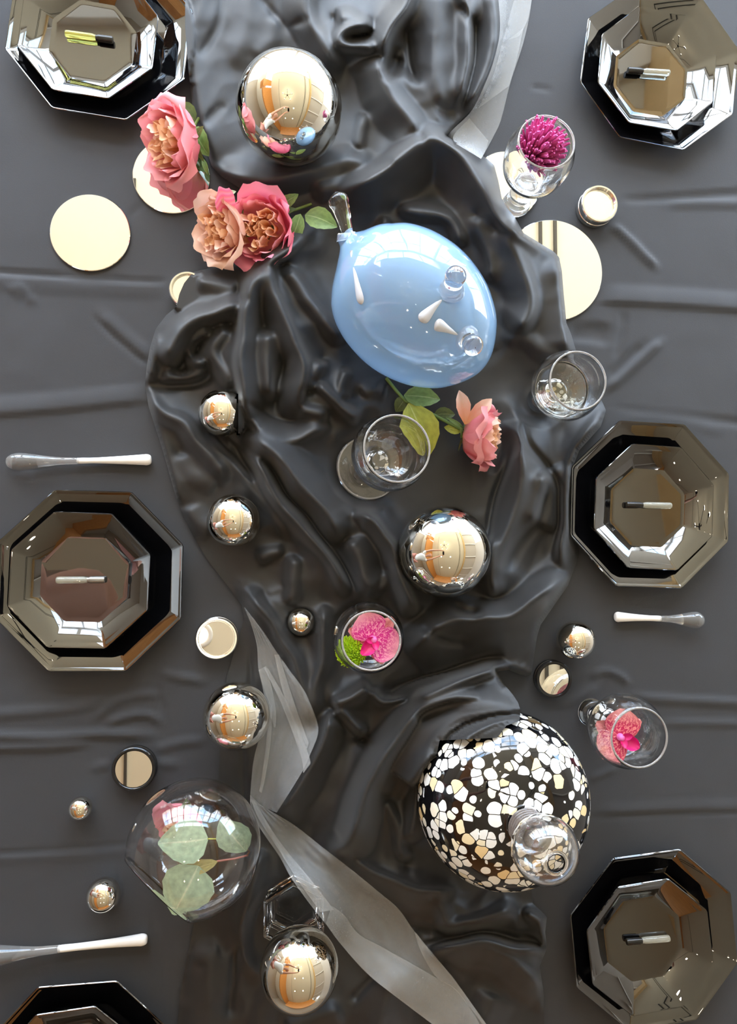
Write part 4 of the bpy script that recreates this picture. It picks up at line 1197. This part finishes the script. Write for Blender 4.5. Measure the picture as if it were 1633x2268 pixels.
tl = join(
    strip(A_l, A_r, .004, 80, 18, .0022, 2),
    strip([(573, 1484), (590, 1560), (600, 1590), (606, 1610)], [(590, 1475), (604, 1530), (612, 1580), (610, 1612)], .007, 30, 6, .001),
    strip([(584, 1478), (610, 1530), (640, 1600), (668, 1680), (672, 1712)], [(594, 1480), (628, 1540), (656, 1600), (684, 1672), (688, 1692)], .008, 40, 6, .001),
    strip([(608, 1450), (626, 1530), (650, 1600), (678, 1670)], [(618, 1450), (640, 1520), (660, 1580), (684, 1645)], .008, 40, 5, .001),
    strip([(596, 1570), (590, 1640), (580, 1720), (574, 1752)], [(604, 1560), (600, 1640), (588, 1720), (580, 1756)], .008, 30, 4, .001),
    strip(B_l, B_r, .006, 90, 18, .0022, 3),
    strip([(722, 2045), (753, 2088), (814, 2156), (883, 2212), (995, 2296)], [(735, 2006), (763, 2027), (794, 2068), (849, 2099), (969, 2167), (1017, 2198), (1080, 2296)], .009, 50, 8, .001),
    strip([(918, 2064), (934, 2110), (968, 2166), (1012, 2196), (1085, 2290)], [(924, 2068), (958, 2112), (1000, 2160), (1022, 2190), (1098, 2296)], .010, 40, 6, .001),
    strip([(556, 1770), (574, 1815), (619, 1885), (660, 1950), (710, 2020)], [(566, 1775), (600, 1835), (640, 1890), (690, 1950), (740, 2015)], .009, 40, 6, .001))
tag(mesh('tulle_ribbon', *tl, M_TULLE), 'long sheer grey tulle ribbon twisting down the lower left of the satin', 'ribbon')

# ------------------------------------------------------------------ leaves, roses
def leaf_vf(base, tip, width, cup=.18, arch=.12, shape=0.8, n=10, m=6, roll=0.0, up=(0, 0, 1)):
    b, t = Vector(base), Vector(tip)
    ax = t - b; Ln = ax.length; u = ax.normalized()
    upv = Vector(up); s = u.cross(upv).normalized(); nn = s.cross(u)
    if roll:
        q = Quaternion(u, roll); s = q @ s; nn = q @ nn
    v, f, uv = [], [], []
    for i in range(n + 1):
        k = i / n
        w = width * .5 * max(.02, math.sin(PI * k ** shape)) ** .75
        for j in range(m + 1):
            x = (j / m - .5) * 2
            saw = 1 + (.035 if i % 2 else -.02) * abs(x) ** 3
            p = b + u * (Ln * k) + s * (x * w * saw) + nn * (abs(x) ** 1.3 * w * cup + arch * Ln * math.sin(PI * k) + .03 * w * math.sin(5 * k + 3 * x))
            v.append(p); uv.append((j / m, k))
    for i in range(n):
        for j in range(m):
            a = i * (m + 1) + j
            f.append((a, a + 1, a + m + 2, a + m + 1))
    return v, f, uv
def leaf(parent, org, b, t, wpx, zb, zt, m, name='leaf', **kw):
    B, T = P(*b, zb), P(*t, zt)
    v, f, uv = leaf_vf(B, T, wpx * mpp(b[0], b[1], zb), **kw)
    return mesh(name, [p - org for p in v], f, m, parent, uv=uv)
def stem(parent, org, pts, r, name='stem', m=None):
    return mesh(name, *tube([P(x, y, z) - org for x, y, z in pts], r, 8), m or M_STEM, parent)
def petal_vf(R, h, a0, flare, curl, seed, r0=.16, nu=9, nv=9, narrow=.55):
    v, f, uv = [], [], []
    for i in range(nv + 1):
        k = i / nv
        w = (.28 + .72 * math.sin(PI / 2 * min(1, k / .6))) * (1 - narrow * max(0, (k - .62) / .38) ** 2.2)
        r = R * (r0 + (1 - r0) * math.sin(PI / 2 * min(1, k / .72)))
        fl = flare * R * max(0, k - .5) ** 1.6 * 2.2
        z0 = h * (1 - math.cos(PI / 2 * k ** .9))
        for j in range(nu + 1):
            u = (j / nu - .5) * 2
            e = abs(u) ** 2.2
            zz = z0 - curl * h * max(0, (k - .78) / .22) ** 2 + .05 * h * math.sin(4.2 * u + seed) * k ** 2 - .10 * h * e * k
            rr = r + fl + .035 * R * math.sin(5.1 * u + seed * 1.7) * k ** 2 + .09 * R * e * k
            a = u * a0 * w
            v.append((rr * math.cos(a), rr * math.sin(a), zz)); uv.append((j / nu, k))
    for i in range(nv):
        for j in range(nu):
            a = i * (nu + 1) + j
            f.append((a, a + 1, a + nu + 2, a + nu + 1))
    return v, f, uv
def ruffle_vf(R, h, seed, arc):
    """an inner petal: a wavy upright ribbon"""
    r_ = random.Random(seed)
    v, f, uv = [], [], []
    nu, nv = 9, 4
    ph = r_.random() * 6
    for i in range(nv + 1):
        k = i / nv
        for j in range(nu + 1):
            u = (j / nu - .5) * 2
            a = u * arc * (.8 + .2 * k)
            rr = R * (.55 + .45 * k) + R * .20 * math.sin(3.4 * u + ph) * k
            zz = h * k * (1 - .16 * u * u) + .06 * h * math.sin(6 * u + ph) * k
            v.append((rr * math.cos(a), rr * math.sin(a), zz)); uv.append((j / nu, k))
    for i in range(nv):
        for j in range(nu):
            a = i * (nu + 1) + j
            f.append((a, a + 1, a + nu + 2, a + nu + 1))
    return v, f, uv
def rose(label, c, axis, R, h, outer=M_PINK, mid=M_PINK, seed=1, tight=1.0, n_out=(5, 6, 7), turn=0.0, ncore=30):
    r_ = random.Random(seed)
    q = qz(axis) @ Quaternion((0, 0, 1), turn)
    t = thing('rose', label, 'rose', Vector(c) - (q @ Vector((0, 0, h * .45))), q, 'cut garden roses')
    rings = [(1.0, 1.0, .70, .46, .30), (.90, 1.0, .62, .22, .12), (.79, .96, .60, .06, .02)]
    for ri, (kR, kh, a0, fl, cu) in enumerate(rings):
        n = n_out[ri]
        for i in range(n):
            s = r_.random() * 10
            v, f, uv = petal_vf(R * kR * (.95 + .1 * r_.random()), h * kh * (.92 + .14 * r_.random()), a0 * (.9 + .25 * r_.random()) * 5.6 / n * 1.15, fl * (.6 + .8 * r_.random()), cu * r_.random() * 1.6, s)
            mesh('petal', v, f, outer if ri < 2 else mid, t, uv=uv, rot=(0, 0, 2 * PI * (i + .5 * ri) / n + r_.uniform(-.15, .15)))
    for i in range(ncore):
        k = math.sqrt((i + .5) / ncore)
        rho = R * .60 * k; th = i * 2.39996
        rr = R * r_.uniform(.16, .30)
        v, f, uv = ruffle_vf(rr, h * r_.uniform(.42, .56), seed * 100 + i, r_.uniform(.9, 1.5))
        o = mesh('petal', v, f, M_PEACH if k < .86 else M_CREAM, t, uv=uv)
        o.location = (rho * math.cos(th), rho * math.sin(th), h * (.34 + .10 * k))
        o.rotation_euler = (0, 0, th + r_.uniform(-1.2, 1.2) + (PI if r_.random() < .5 else 0))
    v, f = lathe(smooth_prof([(0, -.10 * h), (R * .14, -.08 * h), (R * .20, .0), (R * .15, .06 * h), (0, .08 * h)], 3), 16)
    mesh('receptacle', v, f, M_STEM, t)
    for i in range(5):
        a = i * 2 * PI / 5 + .3
        v, f, uv = leaf_vf((R * .12 * math.cos(a), R * .12 * math.sin(a), 0), (R * .85 * math.cos(a), R * .85 * math.sin(a), -.02 * h), R * .28, cup=.1, arch=-.05, shape=.6, n=6, m=2, up=(0, 0, 1))
        mesh('sepal', v, f, M_LEAF, t, uv=uv)
    return t
def add_local(t, o):
    """hang world-space mesh o (made with org = 0) on thing t"""
    mw = Matrix.LocRotScale(t.location, t.rotation_quaternion, None)
    o.data.transform(mw.inverted()); o.parent = t
    return o
Z3 = Vector((0, 0, 0))
def rleaf(t, b, e, w, zb, zt, m, **kw): add_local(t, leaf(None, Z3, b, e, w, zb, zt, m, **kw))
def rstem(t, pts, r): add_local(t, stem(None, Z3, pts, r))
t = rose('largest pink rose with apricot heart, lying over a round mirror', P(388, 312, .052), (-.78, -.36, .56), .0455, .056, seed=3)
rleaf(t, (434, 268), (383, 232), 44, .020, .030, M_LEAFD); rleaf(t, (428, 282), (463, 346), 44, .034, .030, M_LEAF, roll=.4); rleaf(t, (449, 352), (461, 388), 12, .02, .015, M_LEAF)
rstem(t, [(402, 308, .035), (425, 290, .028), (440, 262, .02)], .0022)
t = rose('pink rose with apricot heart, left one of the touching pair', P(495, 508, .046), (-.72, -.34, .62), .0375, .050, seed=8, turn=.5, outer=M_CREAM, mid=M_CREAM, n_out=(5, 5, 6))
rleaf(t, (500, 438), (523, 424), 18, .03, .045, M_EUCA); rleaf(t, (490, 450), (530, 452), 26, .02, .025, M_LEAFD)
o = mesh('petal', *petal_vf(.030, .045, .42, .9, .0, 2.2)[:2], M_DEEP); o.data.uv_layers.new(name='uv')
o.data.transform(Matrix.LocRotScale(P(506, 492, .040), qz((-.42, .80, .45)) , None) @ Matrix.Rotation(-1.0, 4, 'Z'))
add_local(t, o)
t = rose('pink rose with apricot heart, right one of the touching pair', P(584, 508, .050), (-.36, -.30, .86), .041, .054, seed=12, turn=.2, outer=M_DEEP, mid=M_PINK)
rstem(t, [(600, 492, .03), (640, 470, .025), (690, 452, .02)], .0022)
rleaf(t, (570, 430), (618, 456), 30, .030, .035, M_LEAFD); rleaf(t, (617, 456), (661, 430), 26, .035, .048, M_LEAF, roll=.5)
rleaf(t, (666, 474), (640, 544), 34, .045, .030, M_LEAF, roll=-.3); rleaf(t, (676, 476), (747, 503), 50, .040, .045, M_LEAF)
rleaf(t, (620, 476), (655, 462), 16, .03, .03, M_LEAFD)
rz = RH(1060, 965, 3)
t = rose('salmon pink rose on its side with yellow-green leaf, by the middle goblet', P(1064, 968, rz + .036), (.86, -.16, .40), .0355, .054, seed=21, outer=M_PINK, mid=M_CREAM, ncore=22, n_out=(5, 6, 6))
for ax, ln, sd in (((-.22, .92, .25), 1.15, 1.0), ((.70, .68, .20), 1.2, 4.0)):
    o = mesh('petal', *petal_vf(.020, .046 * ln, .62, .5, .1, sd, r0=.1), M_CREAM) if False else None
    v, f, uv = leaf_vf(P(1030, 940, rz + .045), P(1030, 940, rz + .045) + Vector(ax) * .044 * ln, .021, cup=.5, arch=.10, shape=1.25, n=9, m=6)
    add_local(t, mesh('petal', v, f, M_CREAM, uv=uv))
rstem(t, [(856, 838, .012), (880, 868, .020), (898, 888, .024), (958, 918, .028), (1024, 952, rz + .03)], .0026)
rleaf(t, (895, 876), (975, 885), 46, .028, .024, M_LEAF); rleaf(t, (900, 880), (877, 912), 32, .022, .014, M_LEAFD)
rleaf(t, (906, 893), (950, 1010), 84, .030, .024, M_LEAFL, shape=.95); rleaf(t, (962, 918), (1008, 918), 30, .022, .024, M_LEAFD)
rleaf(t, (1028, 950), (988, 924), 10, .036, .034, M_LEAF); rleaf(t, (1022, 956), (984, 946), 22, .036, .028, M_LEAFL)
t = rose('pink rose lying inside the clear glass globe', P(404, 1824, .066), (-.45, -.40, .80), .028, .042, seed=30, ncore=20)
rleaf(t, (384, 1800), (414, 1768), 18, .085, .100, M_LEAF, roll=.9)

# eucalyptus sprig in the globe
org = P(460, 1890, .05)
t = thing('eucalyptus_sprig', 'grey-green eucalyptus sprig with round leaves in the glass globe', 'sprig', org)
leaf(t, org, (461, 1858), (350, 1868), 98, .104, .104, M_EUCA, shape=.72, arch=.03, cup=.06)
leaf(t, org, (545, 1886), (488, 1816), 72, .088, .112, M_EUCA, shape=.95, arch=.03, cup=.06)
leaf(t, org, (440, 1918), (384, 2026), 116, .088, .080, M_EUCA, shape=.70, arch=.03, cup=.06)
leaf(t, org, (482, 1908), (378, 1936), 32, .088, .082, M_EUCAB, shape=.85, arch=.03, cup=.1)
stem(t, org, [(550, 1894, .078), (520, 1902, .080), (484, 1907, .086), (448, 1918, .084)], .0012, m=mat('red twig', (.45, .16, .13), .5))
stem(t, org, [(482, 1858, .104), (470, 1858, .104), (460, 1858, .104)], .0009, m=M_LEAFL)
stem(t, org, [(548, 1894, .079), (553, 1886, .082), (546, 1880, .086)], .0012, m=M_WALNUT)

# magenta spider bloom in its goblet
c0 = P(1166, 356, .098); tipc = P(1211, 314, .160)
fx = (tipc - c0).normalized()
t = thing('spider_chrysanthemum', 'magenta flower of many thin petals standing in the goblet at upper right', 'flower', c0, qz(fx))
pm = []
for k in range(4):
    c = smooth_prof([(0, 0, 0), (.004 * math.sin(k), 0, .35), (.012 * math.sin(k * 2.1), .006, .75), (.035 * math.cos(k), .02 * math.sin(k), 1.0)], 2)
    v, f = tube([(p[0], p[1], p[2]) for p in c], [.014, .022, .030, .034, .036, .034, .022][:len(c)], 5)
    me = bpy.data.meshes.new('petal'); me.from_pydata([tuple(p) for p in v], [], f); me.shade_smooth(); me.materials.append(M_MAGENTA)
    lay = me.uv_layers.new(name='uv')
    for l in me.loops: lay.data[l.index].uv = (.5, max(0, min(1, me.vertices[l.vertex_index].co.z * .8 + .05 * k)))
    pm.append(me)
r_ = random.Random(5)
for i in range(190):
    k = math.sqrt((i + .5) / 190); th = i * 2.39996
    a = k * .62
    d = Vector((math.sin(a) * math.cos(th), math.sin(a) * math.sin(th), math.cos(a))) + Vector((r_.uniform(-.07, .07), r_.uniform(-.07, .07), 0))
    o = link('petal', pm[i % 4], t, rot=qz(d) @ Quaternion((0, 0, 1), r_.random() * 6))
    s_ = .080 * (1 - .20 * k) * r_.uniform(.84, 1.08)
    o.scale = (s_ * .85, s_ * .85, s_)

def opetal_vf(Ln, wd, cup, droop, shape, seed):
    v, f, uv = [], [], []
    n, m = 12, 10
    for i in range(n + 1):
        k = i / n
        w = wd * .5 * max(.10, math.sin(PI * min(1, k ** shape * .96 + .03))) ** .62
        for j in range(m + 1):
            x = (j / m - .5) * 2
            z = cup * wd * (x * x * .5) * math.sin(PI * k) + droop * Ln * (k ** 2) + .03 * Ln * math.sin(4 * x + seed) * k
            v.append((Ln * k, x * w, z + .004)); uv.append((j / m, k))
    for i in range(n):
        for j in range(m):
            a = i * (m + 1) + j
            f.append((a, a + 1, a + m + 2, a + m + 1))
    return v, f, uv
def orchid(label, c, normal, dorsal, s, m1, m2):
    q = qz(normal)
    t = thing('orchid_bloom', label, 'orchid', c, q, 'orchid blooms')
    for nm, da, Ln, wd, cup, dr, sh, z, mm in (('sepal', 0, .036, .026, .2, .12, .75, -.001, m2), ('sepal', 112, .034, .022, .2, .10, .72, -.001, m2), ('sepal', -112, .034, .022, .2, .10, .72, -.001, m2),
                                               ('petal', 68, .036, .046, .18, .16, .95, .001, m1), ('petal', -68, .036, .046, .18, .16, .95, .001, m1)):
        v, f, uv = opetal_vf(Ln * s, wd * s, cup, dr, sh, da)
        mesh(nm, v, f, mm, t, uv=uv, loc=(0, 0, z), rot=(0, 0, math.radians(dorsal + da)))
    v, f = lathe(smooth_prof([(0, 0), (.004 * s, .002), (.0048 * s, .008 * s), (.003 * s, .013 * s), (0, .014 * s)], 3), 14)
    mesh('column', v, f, M_LIPLIGHT, t)
    a = math.radians(dorsal + 180)
    v, f, uv = opetal_vf(.022 * s, .018 * s, .9, .25, .8, 2)
    mesh('lip', v, f, M_LIP, t, uv=uv, loc=(.002 * math.cos(a), .002 * math.sin(a), .006), rot=(0, 0, a))
    for sd in (-1, 1):
        v, f, uv = opetal_vf(.012 * s, .009 * s, .8, .5, .8, 1)
        mesh('lip_lobe', v, f, M_LIP, t, uv=uv, loc=(.001, 0, .007), rot=(0, 0, a + sd * .9))
orchid('veined pink orchid bloom beside the lime pom in the short glass', P(824, 1414, .100), (.12, -.05, 1), 45, 1.06, M_ORCHID, M_ORCHIDR)
orchid('veined coral orchid bloom alone in the goblet near the spotted vase', P(1371, 1630, .096), (-.10, .05, 1), 150, 1.08, M_ORCHIDR, M_ORCHIDR)
c = P(778, 1443, .098)
t = thing('green_pom', 'lime green pom bloom beside the orchid in the short glass', 'flower', c)
parts = []
r_ = random.Random(2)
for i in range(420):
    z = 1 - 2 * (i + .5) / 420; th = i * 2.39996; s_ = math.sqrt(max(0, 1 - z * z))
    if z < -.45: continue
    d = Vector((s_ * math.cos(th), s_ * math.sin(th), z)); k = r_.uniform(.86, 1.06) * .0205
    sd = d.cross(Vector((r_.random(), r_.random(), r_.random()))).normalized()
    e = d + sd * r_.uniform(.1, .3)
    parts.append(tube([d * k * .6, d * k * .88, e * k], [.0009, .0013, .0008], 4))
mesh('florets', *join(*parts), M_LIME, t, kind='stuff')
mesh('core', *lathe([(.0155 * math.sin(PI * k / 10), -.0155 * math.cos(PI * k / 10)) for k in range(11)], 16), mat('green core', (.20, .36, .01), .6), t)

# ------------------------------------------------------------------ the photographer, seen in the chrome balls, and the phone
def skin_obj(name, chains, m, parent=None, sub=1, root=0):
    """chains: lists of (x, y, z, r); vertices at the same place are shared, so limbs join"""
    vs, rs, es, key = [], [], [], {}
    for c in chains:
        last = None
        for x, y, z, r in c:
            k = (round(x, 4), round(y, 4), round(z, 4))
            if k not in key:
                key[k] = len(vs); vs.append((x, y, z)); rs.append(r)
            if last is not None and last != key[k]: es.append((last, key[k]))
            last = key[k]
    me = bpy.data.meshes.new(name); me.from_pydata(vs, es, [])
    o = bpy.data.objects.new(name, me); COL.objects.link(o)
    sk = o.modifiers.new('skin', 'SKIN'); sk.use_smooth_shade = True
    for i, d in enumerate(me.skin_vertices[0].data):
        d.radius = (rs[i], rs[i]); d.use_root = (i == root)
    ss = o.modifiers.new('round', 'SUBSURF'); ss.levels = ss.render_levels = sub
    me.materials.append(m)
    if parent: o.parent = parent
    return o
M_SKIN = mat('skin', (0.62, 0.33, 0.23), 0.5, sss=0.1)
M_SHIRT = mat('white shirt', (0.80, 0.80, 0.78), 0.8)
M_TROUS = mat('dusty pink trousers', (0.50, 0.22, 0.17), 0.8)
M_HAIR = mat('brown hair', (0.12, 0.06, 0.03), 0.5)
M_PHONE = mat('dark phone', (0.015, 0.015, 0.017), 0.15)
bx0 = -0.98
pp = thing('person', 'person in white shirt and pink trousers holding a phone, mirrored in the chrome balls', 'person', (bx0, -0.25, ZF))
def L_(x, y, z, r): return (x - bx0, y + 0.25, z - ZF, r)
pel = L_(-.98, -.25, .20, .125); wst = L_(-.90, -.22, .36, .105); chs = L_(-.77, -.20, .54, .125); nk_ = L_(-.64, -.17, .67, .050)
chains = [[pel, wst, chs, nk_, L_(-.595, -.155, .72, .052), L_(-.555, -.15, .77, .078), L_(-.535, -.145, .84, .088), L_(-.535, -.145, .90, .060)],
          [L_(-.555, -.15, .77, .078), L_(-.465, -.145, .785, .018)]]
for sgn, hy in ((1, .035), (-1, -.150)):
    sh = L_(-.69, -.19 + sgn * .17, .625, .056); el = L_(-.46, -.12 + sgn * .17, .79, .042); wr = L_(-.20, hy + sgn * .035, 1.055, .027); pa = L_(-.120, hy + sgn * .022, 1.085, .026)
    hip = L_(-.98, -.25 + sgn * .09, .16, .092); kn = L_(-.95, -.25 + sgn * .11, -.28, .058); an = L_(-.99, -.25 + sgn * .11, -.67, .036); toe = L_(-.83, -.25 + sgn * .14, -.722, .026)
    chains += [[chs, sh, el, wr, pa], [pel, hip, kn, an, toe]]
    for k in range(4):                                      # fingers close over the end of the phone
        x0 = -.090 + .020 * k; ln = (1.0, 1.08, 1.0, .82)[3 - k]
        chains.append([pa, L_(x0 - .004, hy + sgn * .020, 1.097, .0095), L_(x0, hy + sgn * (.020 - .014 * ln), 1.101, .0085), L_(x0 + .002, hy - sgn * .018 * ln, 1.0985, .0070)])
    chains.append([pa, L_(-.088, hy + sgn * .020, 1.074, .0105), L_(-.062, hy + sgn * .008, 1.0725, .0085)])
skin_obj('body', chains, M_SKIN, pp, 2)
sh_ch = [[(p[0], p[1], p[2], r) for p, r in ((L_(-.985, -.25, .11, 0), .150), (L_(-.965, -.245, .22, 0), .140), (wst, .122), (chs, .140), (L_(-.665, -.175, .645, 0), .075))]]
for sgn in (1, -1):
    sh_ch.append([(chs[0], chs[1], chs[2], .140), (*L_(-.69, -.19 + sgn * .17, .625, 0)[:3], .070), (*L_(-.60, -.16 + sgn * .17, .69, 0)[:3], .064)])
skin_obj('shirt', sh_ch, M_SHIRT, pp, 2)
tr_ch = []
for sgn in (1, -1):
    tr_ch.append([(*pel[:3], .130), (*L_(-.98, -.25 + sgn * .09, .14, 0)[:3], .104), (*L_(-.95, -.25 + sgn * .11, -.28, 0)[:3], .074), (*L_(-.985, -.25 + sgn * .11, -.62, 0)[:3], .062)])
skin_obj('trousers', tr_ch, M_TROUS, pp, 2)
skin_obj('hair', [[L_(-.615, -.15, .77, .062), L_(-.580, -.145, .86, .088), L_(-.562, -.145, .92, .066)]], M_HAIR, pp, 2)
ph = thing('phone', 'dark phone held flat in two hands above the table, mirrored in the chrome balls', 'phone', (-.035, -.058, 1.083))
bm = bmesh.new(); bmesh.ops.create_cube(bm, size=1); bmesh.ops.scale(bm, vec=(.074, .150, .0085), verts=bm.verts)
bmesh.ops.bevel(bm, geom=[e for e in bm.edges if abs((e.verts[0].co - e.verts[1].co).z) > .004], offset=.010, segments=4, affect='EDGES')
me = bpy.data.meshes.new('case'); bm.to_mesh(me); bm.free(); me.materials.append(M_PHONE); link('case', me, ph)
for lx, ly in ((.022, .052), (.022, .034)):
    mesh('lens', *lathe([(0, -.0062), (.0050, -.0062), (.0056, -.0050), (.0056, -.004)], 20), M_STEEL, ph, loc=(lx, ly, 0))
